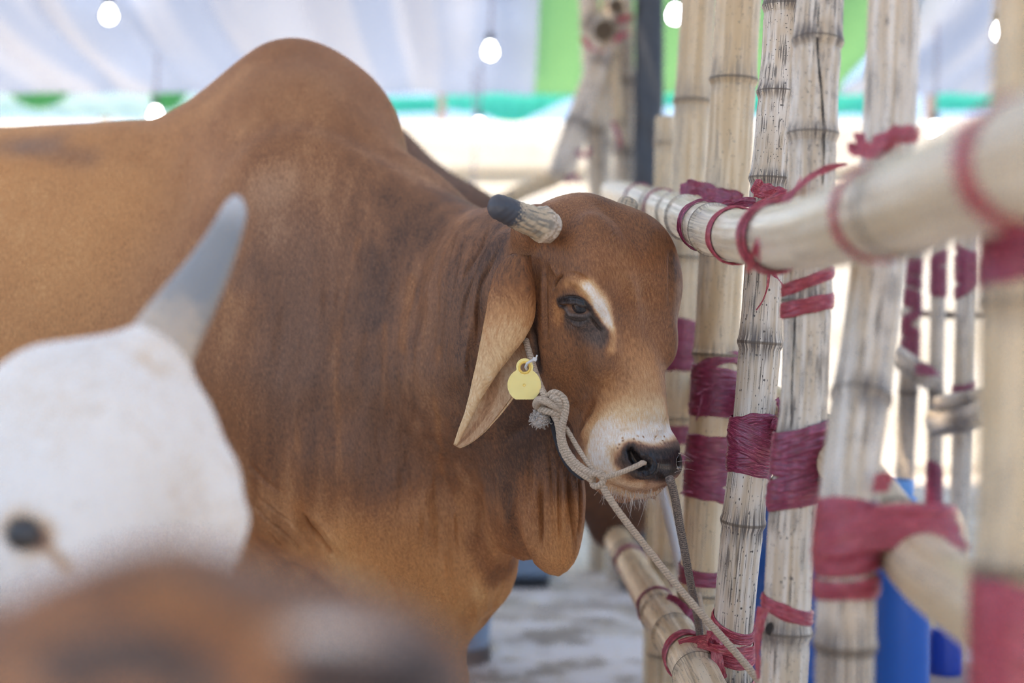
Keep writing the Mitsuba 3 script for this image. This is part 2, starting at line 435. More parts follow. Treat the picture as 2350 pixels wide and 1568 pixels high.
def bamboo(label, path, r, nodes, m, group=None, name='bamboo_post', cat='bamboo post', step=.012, seed=0, hollow=False):
    """path: world points; r: radius or radii; nodes: arc positions (m) of the joints"""
    L = np.linalg.norm(np.diff(path, axis=0), axis=1).sum(); n = max(24, int(L / step))
    c = spline(path, n)
    arc = np.r_[0, np.cumsum(np.linalg.norm(np.diff(c, axis=0), axis=1))]
    rr = np.interp(np.linspace(0, 1, n), np.linspace(0, 1, np.size(r)), np.atleast_1d(r))
    nodes = np.sort(np.asarray([-.3] + list(nodes) + [L + .3]))
    # a few more rings at every joint
    extra = np.concatenate([[q - .011, q - .006, q - .0025, q, q + .003, q + .007, q + .012] for q in nodes])
    s = np.unique(np.clip(np.r_[arc, extra], 0, arc[-1])); s = s[np.r_[True, np.diff(s) > 4e-4]]
    c = np.stack([np.interp(s, arc, c[:, k]) for k in range(3)], 1); rr = np.interp(s, arc, rr)
    e = s[:, None] - nodes[None]
    rr = rr * (1 + (.075 * np.exp(-(e / .007) ** 2) - .05 * np.exp(-((e - .013) / .006) ** 2) + .05 * np.exp(-(e / .035) ** 2)).sum(1))
    ph = seed * 1.7
    v, f, uv = tube(c, rr, 36, prof=lambda i, a: 1 + .014 * np.sin(2 * a + ph) + .012 * np.sin(3 * a + i * .004 + ph))
    uv = np.stack([uv[:, 0] + seed, np.interp(uv[:, 1], nodes, np.arange(len(nodes)) + seed * 7.0)], 1)
    k = one(name, tri(v, f), m, label, cat, group, smooth=True, uv=uv)
    BAMBOO[k] = (c, rr, s)
    return k


def path_px(rows, ground=True, top=None):
    """rows of (px, py, d); optionally carried on down to the ground and up to height top"""
    p = np.array([at(*r) for r in rows])
    if ground:
        dn = unit(p[-1] - p[-2]); e = p[-1] + dn * (p[-1, 2] / max(-dn[2], .3)) if p[-1, 2] > 0 else p[-1]
        e = e.copy(); e[2] = -.03; p = np.vstack([p, (p[-1] + e) / 2, e])
    if top is not None:
        u = unit(p[0] - p[1]); p = np.vstack([p[0] + u * (top - p[0, 2]) / max(u[2], .3), p])
    return p


def arc_of(path, px_y):
    """arc position along the path at which it stands at picture heights px_y"""
    c = spline(path, 800); s = np.r_[0, np.cumsum(np.linalg.norm(np.diff(c, axis=0), axis=1))]
    y = H / 2 - (c[:, 2] - CH) * F / c[:, 1]
    return [float(s[np.argmin(np.abs(y - q))]) for q in px_y]


PG = 'upright bamboo posts of the near fence'
POSTS = {}
for nm, rows, r, ny, m, top, lab in (
    ('a', [(1603, 0, 3.3), (1589, 235, 3.3), (1578, 450, 3.3), (1566, 700, 3.3), (1556, 900, 3.3), (1545, 1150, 3.3), (1536, 1350, 3.3)], .0405, (-300, 232, 590, 960, 1290, 1500), 'bamboo_tan', 2.3, 'pale tan bamboo post just behind the nose of the bull'),
    ('b', [(1696, 0, 2.75), (1684, 183, 2.75), (1670, 420, 2.75), (1652, 650, 2.75), (1644, 830, 2.75), (1627, 1050, 2.75), (1616, 1250, 2.75), (1606, 1450, 2.75)], .0432, (-200, 183, 545, 812, 1365, 1700), 'bamboo_tan', 2.2, 'thick yellowish bamboo post second from the bull, with broad maroon lashing'),
    ('c', [(1803, 0, 2.32), (1790, 200, 2.32), (1772, 400, 2.32), (1756, 620, 2.32), (1745, 780, 2.32), (1731, 950, 2.32), (1705, 1200, 2.32), (1686, 1400, 2.36), (1676, 1568, 2.40)], .0338, (14, 215, 410, 786, 1196, 1560, 1900), 'bamboo_grey', 2.1, 'sharp grey stained bamboo post with a smooth purple red sleeve of lashing'),
    ('d', [(1882, 0, 2.02), (1865, 300, 2.0), (1858, 500, 2.0), (1852, 700, 2.0), (1838, 1000, 2.0), (1820, 1160, 2.0), (1808, 1350, 2.0), (1798, 1568, 2.0)], .0325, (-180, 98, 306, 690, 1010, 1450, 1800), 'bamboo_grey', 2.0, 'pale grey bamboo post split by a dark crack, lashed in purple red lower down'),
    ('e', [(2052, 0, 1.74), (2040, 300, 1.70), (2012, 650, 1.64), (1978, 900, 1.60), (1950, 1120, 1.56), (1941, 1400, 1.55), (1938, 1568, 1.55)], .0318, (-200, 520, 910, 1480), 'bamboo_grey', 1.95, 'blurred grey bamboo post with wide red lashing holding the middle rail'),
    ('f', [(2386, 0, 1.12), (2372, 300, 1.12), (2356, 600, 1.12), (2345, 1100, 1.11), (2340, 1500, 1.10)], .034, (-200, 700, 1300), 'bamboo_tan', 1.75, 'nearest very blurred bamboo post at the right edge of the picture')):
    P = path_px(rows, True, top)
    POSTS[nm] = bamboo(lab, P, r, arc_of(P, ny), m, PG, seed=len(POSTS) + 1)

RAILS = {}
P = np.array([at(*q) for q in ((1405, 440, 4.3), (1440, 448, 3.8), (1482, 463, 3.35), (1540, 484, 2.9), (1600, 510, 2.45), (1660, 534, 2.2), (1720, 545, 2.02), (1800, 543, 1.74), (1900, 528, 1.47), (2000, 495, 1.29), (2150, 450, 1.11), (2300, 392, .96), (2440, 340, .86), (2780, 220, .68))])
c = spline(P, 600); s = np.r_[0, np.cumsum(np.linalg.norm(np.diff(c, axis=0), axis=1))]; xx = c[:, 0] / c[:, 1] * F + W / 2
RAILS['top'] = bamboo('curved top bamboo rail running from the bull past all the near posts', P, [.036, .037, .039, .040, .041], [float(s[np.argmin(np.abs(xx - q))]) for q in (1508, 1553, 1578, 1640, 1775, 2080)], 'bamboo_rail', 'bamboo rails of the near fence', 'bamboo_rail', 'bamboo rail', seed=7)
P = np.array([at(*q) for q in ((2420, 1535, 1.215), (2330, 1460, 1.24), (2230, 1388, 1.33), (2140, 1322, 1.47), (1990, 1130, 1.8), (1898, 1025, 2.1), (1808, 950, 2.5), (1706, 915, 2.9), (1614, 905, 3.5))])
RAILS['middle'] = bamboo('middle bamboo rail lashed outside the posts, ending low at the right edge', P, .036, (.45, .98, 1.5, 2.1), 'bamboo_tan', 'bamboo rails of the near fence', 'bamboo_rail', 'bamboo rail', seed=8)
P = np.array([at(*q) for q in ((1417, 1238, 3.98), (1428, 1256, 3.85), (1470, 1331, 3.2), (1518, 1412, 2.78), (1602, 1556, 2.33))])
P = np.vstack([P, [.300, 1.9, .43], [.300, 1.2, .42], [.30, .9, .42]])
c = spline(P, 600); s = np.r_[0, np.cumsum(np.linalg.norm(np.diff(c, axis=0), axis=1))]; yy = H / 2 - (c[:, 2] - CH) * F / c[:, 1]
RAILS['low'] = bamboo('low yellowish bamboo rail slanting to the ground edge below the head of the bull', P, [.0375, .0370, .0365], [float(s[np.argmin(np.abs(yy - q))]) for q in (1275, 1410, 1458, 1552, 1700)], 'bamboo_tan', 'bamboo rails of the near fence', 'bamboo_rail', 'bamboo rail', seed=9)



def on_post(key, px, py, out=.0004):
    """the point of a post's near side at picture column px and height py"""
    c, rr, _ = BAMBOO[key]; i = int(np.argmin(np.abs(H / 2 - (c[:, 2] - CH) * F / c[:, 1] - py)))
    off = (px - W / 2) / F * c[i, 1] - c[i, 0]
    return np.array([c[i, 0] + off, c[i, 1] - np.sqrt(max((rr[i] + out) ** 2 - off ** 2, 0)), c[i, 2]])


mat('crack_dark', (.035, .030, .028), .9)
for pts, w in (([(1868, -60), (1866, 60), (1864, 110), (1871, 200), (1878, 290), (1877, 420)], .0028), ([(1816, 690), (1814, 800), (1810, 900), (1806, 985)], .0032)):
    q = np.array([on_post(POSTS['d'], *p) for p in pts]); c = spline(q, 60); L = np.linspace(0, 1, 60)
    wd = w * (.35 + .65 * np.sin(L * np.pi) ** .5) * (1 + .3 * np.sin(L * 40)); s = np.array([-1, 0, 1])
    v = c[:, None] + (wd[:, None] / 2 * s)[..., None] * [1, .1, 0]; i, j = np.meshgrid(np.arange(59), np.arange(2), indexing='ij')
    obj('crack', (v.reshape(-1, 3), np.stack([i * 3 + j, i * 3 + j + 1, (i + 1) * 3 + j + 1, (i + 1) * 3 + j], -1).reshape(-1, 4)), 'crack_dark', POSTS['d'], smooth=True, label='long dark crack')
m = trimesh.creation.icosphere(2, 1.0); m.vertices = m.vertices * [.0085, .0025, .0095]; m.apply_translation(on_post(POSTS['d'], 1763, 1436, .0)); obj('knot', m, 'crack_dark', POSTS['d'], smooth=True, label='dark round branch scar')

# ---------------------------------------------------------------- lashings of flat plastic twine
def twine_fn(a, b, c):
    def fn(p, n, uv):
        s = mikit.noise(uv.y * 46, uv.x * 7, uv.x * 0 + 3); t = mikit.noise(uv.y * 150, uv.x * 16, 5)
        col = mikit.mix(a, b, mikit.smoothstep(.3, .75, s * .6 + t * .4))
        return mikit.mix(col, c, mikit.smoothstep(.66, .85, t * .6 + s * .4) * .7)
    return fn


mat('twine_maroon', mikit.proc(twine_fn((.13, .010, .036), (.30, .032, .09), (.62, .24, .34))), .33, .7, sheen=.3)
mat('twine_red', mikit.proc(twine_fn((.22, .014, .034), (.46, .06, .09), (.72, .30, .33))), .34, .7, sheen=.3)


def ring_frame(key, py=None, s=None):
    """axis point, direction and radius of a pole at picture height py or arc position s"""
    c, rr, a = BAMBOO[key]
    if s is None:
        y = H / 2 - (c[:, 2] - CH) * F / c[:, 1]; i = int(np.argmin(np.abs(y - py)))
    else: i = int(np.argmin(np.abs(a - s)))
    i = min(max(i, 1), len(c) - 2)
    return c[i], unit(c[i + 1] - c[i - 1]), rr[i]


def band(centre, axis, r, width, tilt=0.0, tdir=0.0, seed=0, n=80, m=22, other=None, thick=.0030, pinch=0.0):
    """a closed flat band round a pole (and round a second pole: other = (offset vector, radius)); fibrous across its width"""
    axis = unit(axis); x = unit(np.cross(axis, [.3, 1, .2])); y = np.cross(axis, x)
    th = np.arange(n) / n * 2 * np.pi
    if other is None:
        flat = r * np.stack([np.cos(th), np.sin(th)], 1)
    else:
        o, r2 = other; o2 = np.array([o @ x, o @ y])
        pts = np.vstack([r * np.stack([np.cos(th), np.sin(th)], 1), o2 + r2 * np.stack([np.cos(th), np.sin(th)], 1)])
        from scipy.spatial import ConvexHull
        h = pts[ConvexHull(pts).vertices]; h = np.vstack([h, h[:1]])
        L = np.r_[0, np.cumsum(np.linalg.norm(np.diff(h, axis=0), axis=1))]
        q = np.linspace(0, L[-1], n, endpoint=False); flat = np.stack([np.interp(q, L, h[:, k]) for k in (0, 1)], 1)
    ang = np.arctan2(flat[:, 1], flat[:, 0])
    out = unit(np.roll(flat, -1, 0) - np.roll(flat, 1, 0)); out = np.stack([out[:, 1], -out[:, 0]], 1)
    if (out * flat).sum() < 0: out = -out
    w = np.linspace(-1, 1, m)
    wid = width / 2 * (1 - pinch * (.5 + .5 * np.cos(ang - tdir * 1.3))) * (1 + .25 * (meshkit.noise(np.stack([np.cos(th) * 2, np.sin(th) * 2, th * 0 + seed], -1), seed) - .5))
    fib = meshkit.fbm(np.stack([np.cos(th)[:, None] * 1.6 + 0 * w, np.sin(th)[:, None] * 1.6 + 0 * w, w[None] * width * 300 + 31 * seed + 0 * th[:, None]], -1), 2, seed)
    rad = .0006 + thick * np.sqrt(np.clip(1 - w ** 4, 0, 1))[None] * (.1 + 1.9 * np.clip(fib - .15, 0, 1))
    off = tilt * np.cos(ang - tdir)[:, None] + wid[:, None] * w[None]
    v = centre + (flat[:, None, 0] + out[:, None, 0] * rad)[..., None] * x + (flat[:, None, 1] + out[:, None, 1] * rad)[..., None] * y + off[..., None] * axis
    i, j = np.meshgrid(np.arange(n), np.arange(m - 1), indexing='ij'); i2 = (i + 1) % n
    f = np.stack([i * m + j, i2 * m + j, i2 * m + j + 1, i * m + j + 1], -1).reshape(-1, 4)
    uv = np.stack([np.repeat(np.abs(th / np.pi - 1), m) * 2 + seed, np.tile(w * width / .05, n)], 1)
    return v.reshape(-1, 3), f, uv


def strand(pts, width, seed=0, m=7, n=26, fray=0.0, thick=.0016):
    """an open flat strip of twine through world points"""
    c = spline(pts, n); t, a, b = frames(c, up=[.2, -1, .3])
    rng = np.random.default_rng(seed); w = np.linspace(-1, 1, m)
    tw = np.cumsum(rng.normal(0, .16, n)); L = np.linspace(0, 1, n)
    wid = width / 2 * (1 - .5 * np.sin(L * 9 + seed) ** 2 * .4) * (1 - fray * L ** 2)
    fib = meshkit.fbm(np.stack([L[:, None] * 3 + 0 * w, w[None] * 5 + 0 * L[:, None], L[:, None] * 0 + w * 0 + seed], -1), 2, seed) - .4
    d1 = np.cos(tw)[:, None] * b + np.sin(tw)[:, None] * a; d2 = -np.sin(tw)[:, None] * b + np.cos(tw)[:, None] * a
    v = c[:, None] + (wid[:, None] * w)[..., None] * d1[:, None] + (fib * thick * 2.2)[..., None] * d2[:, None]
    i, j = np.meshgrid(np.arange(n - 1), np.arange(m - 1), indexing='ij')
    q = np.stack([i * m + j, (i + 1) * m + j, (i + 1) * m + j + 1, i * m + j + 1], -1).reshape(-1, 4)
    uv = np.stack([np.repeat(L * 2 + seed, m), np.tile(w * width / .05, n)], 1)
    return v.reshape(-1, 3), q, uv


LG = 'red twine lashings of the bamboo fence'


def lash(label, bands, strands=(), m='twine_maroon', group=LG):
    """bands: (v, f, uv); strands: the same; each an own part"""
    k = thing('lashing', label, 'lashing', group)
    for v, f, uv in bands: obj('band', (v, f), m, k, smooth=True, uv=uv)
    for v, f, uv in strands: obj('loose_end', (v, f), m, k, smooth=True, uv=uv)
    return k


def sleeve(key, y0, y1, count, seed, width=.03, tilt=.006, lift=.0004):
    """bands crowded over a stretch of a post between two picture heights"""
    rng = np.random.default_rng(seed); out = []
    for i, y in enumerate(np.linspace(y0, y1, count)):
        c, a, r = ring_frame(key, y)
        out.append(band(c, a, r + .0004 + lift * (i % 4), width * rng.uniform(.7, 1.25), rng.normal(0, tilt), rng.uniform(-1, 1) + (np.pi if i % 2 else 0), seed * 50 + i))
    return out


def on_rail(key, px, width, seed, tilt=0.0, tdir=0.0, lift=0.0, other=None):
    c, rr, a = BAMBOO[RAILS[key]]
    x = c[:, 0] / c[:, 1] * F + W / 2; i = int(np.argmin(np.abs(x - px))); i = min(max(i, 1), len(c) - 2)
    return band(c[i], unit(c[i + 1] - c[i - 1]), rr[i] + .0005 + lift, width, tilt, tdir, seed, other=other)


def px_strand(pts, width, seed, fray=.6): return strand(np.array([at(*p) for p in pts]), width, seed, fray=fray)


def lean(key, y, width, tilt, tdir, seed, lift=.0, other=None, pinch=0.0):
    c, a, r = ring_frame(key, y)
    return band(c, a, r + .0005 + lift, width, tilt, tdir, seed, other=other, pinch=pinch)


# on the posts
lash('blurred purple lashing on the post behind the nose, upper of two', sleeve(POSTS['a'], 755, 835, 5, 1, .035))
lash('blurred purple lashing on the post behind the nose, beside the nostril', sleeve(POSTS['a'], 990, 1050, 3, 2, .03) )
lash('torn maroon lashing halfway up the thick yellowish post', sleeve(POSTS['b'], 848, 940, 7, 3, .032, .010), [px_strand([(1612, 905, 2.69), (1606, 935, 2.69), (1598, 965, 2.69)], .006, 4), px_strand([(1640, 900, 2.69), (1632, 935, 2.68), (1618, 960, 2.69)], .004, 5), px_strand([(1600, 905, 2.69), (1650, 880, 2.69)], .005, 6)])
lash('shiny maroon lashing low on the thick yellowish post, in three turns', sleeve(POSTS['b'], 1020, 1070, 4, 7, .034, .006) + sleeve(POSTS['b'], 1108, 1140, 3, 8, .028, .008), [px_strand([(1590, 1132, 2.69), (1575, 1128, 2.69), (1560, 1134, 2.69)], .006, 9)])
lash('single maroon turn at the foot of the thick yellowish post', [lean(POSTS['b'], 1316, .030, .004, 1.0, 11), lean(POSTS['b'], 1308, .012, .008, 1.0, 12)])
lash('smooth tightly wound purple red sleeve on the sharp grey post', sleeve(POSTS['c'], 985, 1070, 10, 13, .030, .003) + [lean(POSTS['c'], 1000, .040, .012, 0.3, 14, .003), lean(POSTS['c'], 1022, .036, .015, 0.3, 15, .0035)], [px_strand([(1772, 985, 2.285), (1782, 965, 2.29), (1783, 985, 2.30), (1776, 1010, 2.30)], .012, 16, .3)])
lash('crossed purple red lashing on the cracked pale post, beside the smooth sleeve', [lean(POSTS['d'], 1010, .040, .014, 2.9, 17), lean(POSTS['d'], 1030, .045, .010, 2.9, 18, .001), lean(POSTS['d'], 1060, .034, .004, 2.4, 19, .002), lean(POSTS['d'], 1098, .034, .020, 2.9, 20, .0025), lean(POSTS['d'], 1118, .036, .012, 2.9, 21, .003), lean(POSTS['d'], 1136, .026, .010, 2.9, 22, .001)],
     [px_strand([(1868, 1150, 1.99), (1880, 1100, 1.99), (1890, 1050, 1.99), (1884, 1030, 1.99)], .016, 23, .3)])
lash('thin magenta band with a hanging tail low on the cracked pale post', [lean(POSTS['d'], 1388, .022, .010, 0.0, 24)], [px_strand([(1752, 1395, 1.965), (1742, 1440, 1.965), (1738, 1500, 1.965), (1740, 1560, 1.97)], .017, 25, .2)], 'twine_red')
lash('pair of magenta bands below the top rail on the cracked pale post', [lean(POSTS['d'], 652, .018, .014, 2.9, 26), lean(POSTS['d'], 700, .022, .008, 2.9, 27)], m='twine_red')
CE, AE, RE = ring_frame(POSTS['e'], 1230)
cm = BAMBOO[RAILS['middle']][0]; near = cm[np.argmin(np.linalg.norm(cm - CE, axis=1))]
OE = near - CE; OE = OE - (OE @ AE) * AE
lash('wide blurred red lashing tying the middle rail to the blurred grey post', sleeve(POSTS['e'], 1185, 1232, 5, 28, .036, .004) + [lean(POSTS['e'], 1225, .034, .016, 3.1, 29, .002, (OE, .04)), lean(POSTS['e'], 1250, .030, .012, 3.1, 30, .003, (OE, .04)), lean(POSTS['e'], 1298, .020, .004, 3.1, 31, .001), lean(POSTS['e'], 1345, .022, .003, 3.1, 32, .001)],
     [px_strand([(2180, 1195, 1.42), (2195, 1230, 1.40), (2215, 1262, 1.38)], .02, 33, .4), px_strand([(2022, 1130, 1.52), (2030, 1100, 1.52), (2042, 1112, 1.52)], .02, 34, .3)], 'twine_red')
lash('broad out of focus red lashing at the foot of the nearest post', sleeve(POSTS['f'], 1400, 1640, 8, 35, .055, .006), m='twine_red')
lash('red lashing high on the nearest post under the top rail', sleeve(POSTS['f'], 560, 610, 2, 36, .03, .004), m='twine_maroon')
# on the rails
lash('two thin maroon loops near the far end of the top rail', [on_rail('top', 1468, .012, 40), on_rail('top', 1518, .014, 41, .006, 1.0)], [px_strand([(1560, 440, 2.75), (1600, 432, 2.72), (1640, 446, 2.70), (1672, 462, 2.68)], .034, 42, .2), px_strand([(1610, 452, 2.70), (1660, 448, 2.70), (1704, 456, 2.70)], .03, 43, .2)])
CR, AR, RR = ring_frame(POSTS['c'], 520)
lash('dark maroon loop round the top rail reaching back to the sharp grey post', [on_rail('top', 1612, .018, 44, .006, 1.5), on_rail('top', 1618, .010, 45, .010, 1.5, .001)], [px_strand([(1622, 492, 2.30), (1660, 474, 2.29), (1700, 464, 2.29), (1735, 462, 2.285)], .016, 46, .1), px_strand([(1640, 486, 2.30), (1690, 470, 2.29), (1730, 470, 2.285)], .012, 47, .1)])
lash('red band round the top rail just left of the knotted twine', [on_rail('top', 1683, .020, 48, .004, 1.4), on_rail('top', 1688, .012, 49, .007, 1.4, .0008)], m='twine_red')
lash('knotted red twine binding the top rail to the sharp grey post with upturned frayed ends', [on_rail('top', 1775, .018, 50, .006, 1.4), on_rail('top', 1783, .022, 51, .010, 1.2, .001)],
     [px_strand([(1800, 448, 2.275), (1770, 440, 2.275), (1745, 432, 2.275), (1728, 424, 2.275)], .026, 52, .0), px_strand([(1800, 452, 2.272), (1768, 446, 2.272), (1730, 442, 2.275)], .018, 53, .0), px_strand([(1735, 480, 2.27), (1765, 462, 2.27), (1800, 448, 2.24), (1830, 430, 2.1)], .020, 54, .1), px_strand([(1752, 478, 2.20), (1790, 462, 2.1), (1815, 440, 2.0), (1838, 415, 1.93)], .022, 55, .1),
      px_strand([(1790, 472, 1.86), (1830, 432, 1.85), (1868, 402, 1.84), (1905, 385, 1.84), (1945, 378, 1.84)], .014, 56, .55), px_strand([(1772, 500, 1.70), (1745, 545, 1.69), (1722, 600, 1.69), (1715, 625, 1.69)], .012, 57, .4), px_strand([(1765, 520, 1.70), (1740, 560, 1.685), (1745, 600, 1.69)], .010, 58, .5),
      px_strand([(1764, 618, 2.27), (1762, 650, 2.27), (1752, 685, 2.27), (1735, 712, 2.27)], .006, 59, .7), px_strand([(1770, 622, 2.27), (1785, 640, 2.27), (1796, 655, 2.27)], .007, 60, .5)], 'twine_red')
lash('wide blurred red loop round the thick near stretch of the top rail', [on_rail('top', 2010, .016, 61, .006, 1.2)], [px_strand([(1972, 330, 1.66), (1990, 345, 1.64), (2040, 320, 1.62), (2100, 290, 1.63)], .03, 62, .2), px_strand([(1990, 350, 1.62), (2050, 325, 1.60), (2110, 310, 1.62)], .026, 63, .2), px_strand([(1970, 305, 1.66), (1985, 350, 1.64)], .016, 64, .2)], 'twine_red')
lash('very blurred red loop round the top rail at the right edge', [on_rail('top', 2345, .030, 65, .004, 1.2)], m='twine_red')
ylow = lambda y: (lambda c: c[np.argmin(np.abs(H / 2 - (c[:, 2] - CH) * F / c[:, 1] - y))])(BAMBOO[RAILS['low']][0])
pxl = lambda y: (lambda q: q[0] / q[1] * F + W / 2)(ylow(y))
lash('purple loops on the far half of the low rail', [on_rail('low', pxl(1292), .022, 66, .006, 1.5), on_rail('low', pxl(1288), .012, 67, .012, 1.5)], [px_strand([(1500, 1275, 3.2), (1520, 1310, 3.15), (1545, 1345, 3.1)], .02, 68, .1)])
lash('thin dark red loop on the low rail between two joints', [on_rail('low', pxl(1395), .011, 69, .008, 1.5)], [px_strand([(1530, 1370, 2.75), (1565, 1390, 2.72), (1590, 1425, 2.7)], .016, 70, .1), px_strand([(1580, 1400, 2.68), (1605, 1440, 2.66)], .02, 71, .1)])
lash('bright red twine tying the low rail to the foot of the sharp grey post', [on_rail('low', pxl(1500), .014, 72, .012, 1.5), on_rail('low', pxl(1508), .012, 73, .014, 1.5, .001), lean(POSTS['c'], 1440, .022, .012, 0.2, 74), lean(POSTS['c'], 1475, .026, .006, 0.2, 75, .001), lean(POSTS['c'], 1488, .020, .008, 0.2, 76, .002), lean(POSTS['c'], 1560, .030, .010, 0.2, 77)],
     [px_strand([(1560, 1482, 2.42), (1600, 1470, 2.40), (1640, 1478, 2.33), (1680, 1490, 2.28), (1725, 1480, 2.285)], .020, 78, .1), px_strand([(1600, 1478, 2.38), (1640, 1488, 2.31), (1690, 1496, 2.275), (1728, 1494, 2.285)], .016, 79, .1), px_strand([(1632, 1448, 2.34), (1640, 1490, 2.33), (1650, 1530, 2.33), (1655, 1560, 2.34)], .022, 80, .1), px_strand([(1622, 1465, 2.33), (1645, 1462, 2.31), (1662, 1480, 2.31)], .022, 81, .1)], 'twine_red')
lash('stray red bits of twine between the posts above the middle rail', [], [px_strand([(1782, 915, 2.28), (1790, 935, 2.28), (1788, 955, 2.28)], .010, 82, .3), px_strand([(1780, 960, 2.27), (1788, 985, 2.27)], .010, 83, .2)])
# ---------------------------------------------------------------- the brown bull in the middle
HA, HT = math.radians(47), math.radians(13)
HNh = np.array([math.cos(HA), -math.sin(HA), 0]); HZ = np.array([0, 0, 1.0])
HF = math.sin(HT) * HNh - math.cos(HT) * HZ          # down the nose
HN = math.cos(HT) * HNh + math.sin(HT) * HZ          # out of the forehead
HR = np.array([-math.sin(HA), -math.cos(HA), 0])     # to the bull's right
HO = at(1455, 710, 2.30)
HM = np.stack([HR, HN, HF])


def hp(r, n, f): return HO + r * HR + n * HN + f * HF


def loft(local, keys, p=2.4):
    keys = np.asarray(keys, float)
    w, nf, nb = (PchipInterpolator(keys[:, 0], keys[:, k]) for k in (1, 2, 3))
    f0, f1 = keys[0, 0], keys[-1, 0]
    def fn(P):
        q = local(P); f = np.clip(q[:, 2], f0, f1)
        ww, a, b = w(f), nf(f), nb(f)
        c, h = (a + b) / 2, (a - b) / 2
        v = (np.abs(q[:, 0] / ww) ** p + np.abs((q[:, 1] - c) / h) ** p) ** (1 / p)
        d = (v - 1) * np.minimum(ww, h)
        o = np.abs(q[:, 2] - f)
        return np.where(o > 0, np.sqrt(np.maximum(d, 0) ** 2 + o ** 2) + np.minimum(d, 0) * 0, d)
    return fn


def head_local(P): return (P - HO) @ HM.T


bull = Body()
# trunk, neck and dewlap: upright sections along a line in plan
KN = np.array([  # px on the line, distance, top, bottom, half width, narrowing above, narrowing below
    [-1300, 3.35, 330, 1150, .20, .2, .3],
    [-900, 3.25, 318, 1300, .30, .25, .3],
    [-400, 3.15, 312, 1345, .36, .3, .3],
    [0, 3.05, 296, 1345, .36, .3, .3],
    [370, 3.00, 278, 1410, .345, .35, .3],
    [650, 2.97, 290, 1430, .33, .62, .25],
    [850, 2.90, 340, 1400, .30, .62, .3],
    [960, 2.82, 392, 1345, .255, .45, .4],
    [1060, 2.72, 462, 1335, .215, .35, .55],
    [1140, 2.60, 497, 1290, .175, .25, .68],
    [1195, 2.50, 535, 1200, .150, .2, .72],
    [1235, 2.42, 590, 1080, .115, .2, .6]])
sx = (KN[:, 0] - W / 2) / F * KN[:, 1]; sy = KN[:, 1]
st = np.r_[0, np.cumsum(np.hypot(np.diff(sx), np.diff(sy)))]
su = np.linspace(0, st[-1], 1500)
SP = np.stack([PchipInterpolator(st, sx)(su), PchipInterpolator(st, sy)(su)], 1)
SN = unit(np.gradient(SP, axis=0)); SN = np.stack([SN[:, 1], -SN[:, 0]], 1)        # towards the camera side
zt = PchipInterpolator(st, CH - (KN[:, 2] - H / 2) / F * KN[:, 1])(su)
zb = PchipInterpolator(st, CH - (KN[:, 3] - H / 2) / F * KN[:, 1])(su)
sw, na, nl = (PchipInterpolator(st, KN[:, k])(su) for k in (4, 5, 6))
from scipy.ndimage import gaussian_filter1d
g1 = lambda a: gaussian_filter1d(a, 36, axis=0, mode='nearest')
SP, zb, sw, na, nl = (g1(a) for a in (SP, zb, sw, na, nl))
SN = unit(np.gradient(SP, axis=0)); SN = np.stack([SN[:, 1], -SN[:, 0]], 1)
stree = cKDTree(SP)


def trunk(P):
    dist, i = stree.query(P[:, :2])
    l = ((P[:, :2] - SP[i]) * SN[i]).sum(1)
    lon2 = np.maximum(dist ** 2 - l ** 2, 0)
    c, h = (zt[i] + zb[i]) / 2, (zt[i] - zb[i]) / 2
    u = np.clip((P[:, 2] - c) / h, -1.2, 1.2)
    s = lambda x: np.clip(x, 0, 1) ** 2 * (3 - 2 * np.clip(x, 0, 1))
    w = sw[i] * (1 - na[i] * s((u + 0.1) / 1.1) - nl[i] * s((0.1 - u) / 0.95))
    v = (np.abs(l / w) ** 2.2 + np.abs((P[:, 2] - c) / h) ** 2.6) ** (1 / 2.4)
    d = (v - 1) * np.minimum(w, h)
    end = (i == 0) | (i == len(SP) - 1)
    return np.where(end, np.sqrt(np.maximum(d, 0) ** 2 + lon2), d)


bull.add(trunk, [-3.0, 2.0, 0.3], [0.4, 3.8, 1.6], 0.05)
# hump
bull.ell(at(672, 262, 2.97), [.150, .105, .158], k=.06)
bull.ell(at(745, 335, 2.95), [.160, .125, .165], k=.06)
bull.ell(at(620, 360, 2.97), [.20, .15, .15], k=.08)
bull.ell(at(680, 450, 2.90), [.17, .15, .22], k=.09)
# shoulder and upper arm on both sides
for s in (1, -1):
    m = lambda p: np.array([p[0], 2.94 - s * abs(2.94 - p[1]), p[2]])
    bull.ell(m(at(700, 760, 2.74)), [.22, .09, .34], k=.16)
    bull.ell(m(at(800, 1040, 2.72)), [.16, .09, .20], k=.12)
    sh = at(905, 1190, 2.72); kn = at(985, 1560, 2.72); ft = at(975, 1850, 2.72)
    if s < 0: sh, kn, ft = sh + [-.03, 0, 0], kn + [-.12, 0, 0], ft + [-.16, 0, 0]
    bull.cap([m(at(830, 1090, 2.72)), m(sh), m(kn)], [.15, .135, .062], k=.06)
    bull.cap([m(kn), m(ft)], [.058, .042], k=.03)
    bull.ell(m(kn), [.065, .06, .07], k=.03)
    bull.cap([m(ft), np.r_[m(ft)[:2] + [.03, 0], .03]], [.045, .06], k=.02)
    # hind leg
    hx = -1.75; y0 = 3.2 - s * .2
    bull.ell([hx, y0, .95], [.26, .15, .38], k=.1)
    bull.cap([[hx + .05, y0, .8], [hx - .17, y0, .52], [hx - .12, y0, .1]], [.16, .075, .05], k=.05)
    bull.cap([[hx - .12, y0, .12], [hx - .07, y0, .03]], [.05, .062], k=.02)
bull.cap([[-2.06, 3.22, 1.35], [-2.16, 3.23, 1.2], [-2.17, 3.23, .6]], [.05, .035, .025], k=.04)     # tail
bull.ell([-2.17, 3.23, .52], [.045, .045, .11], k=.02)
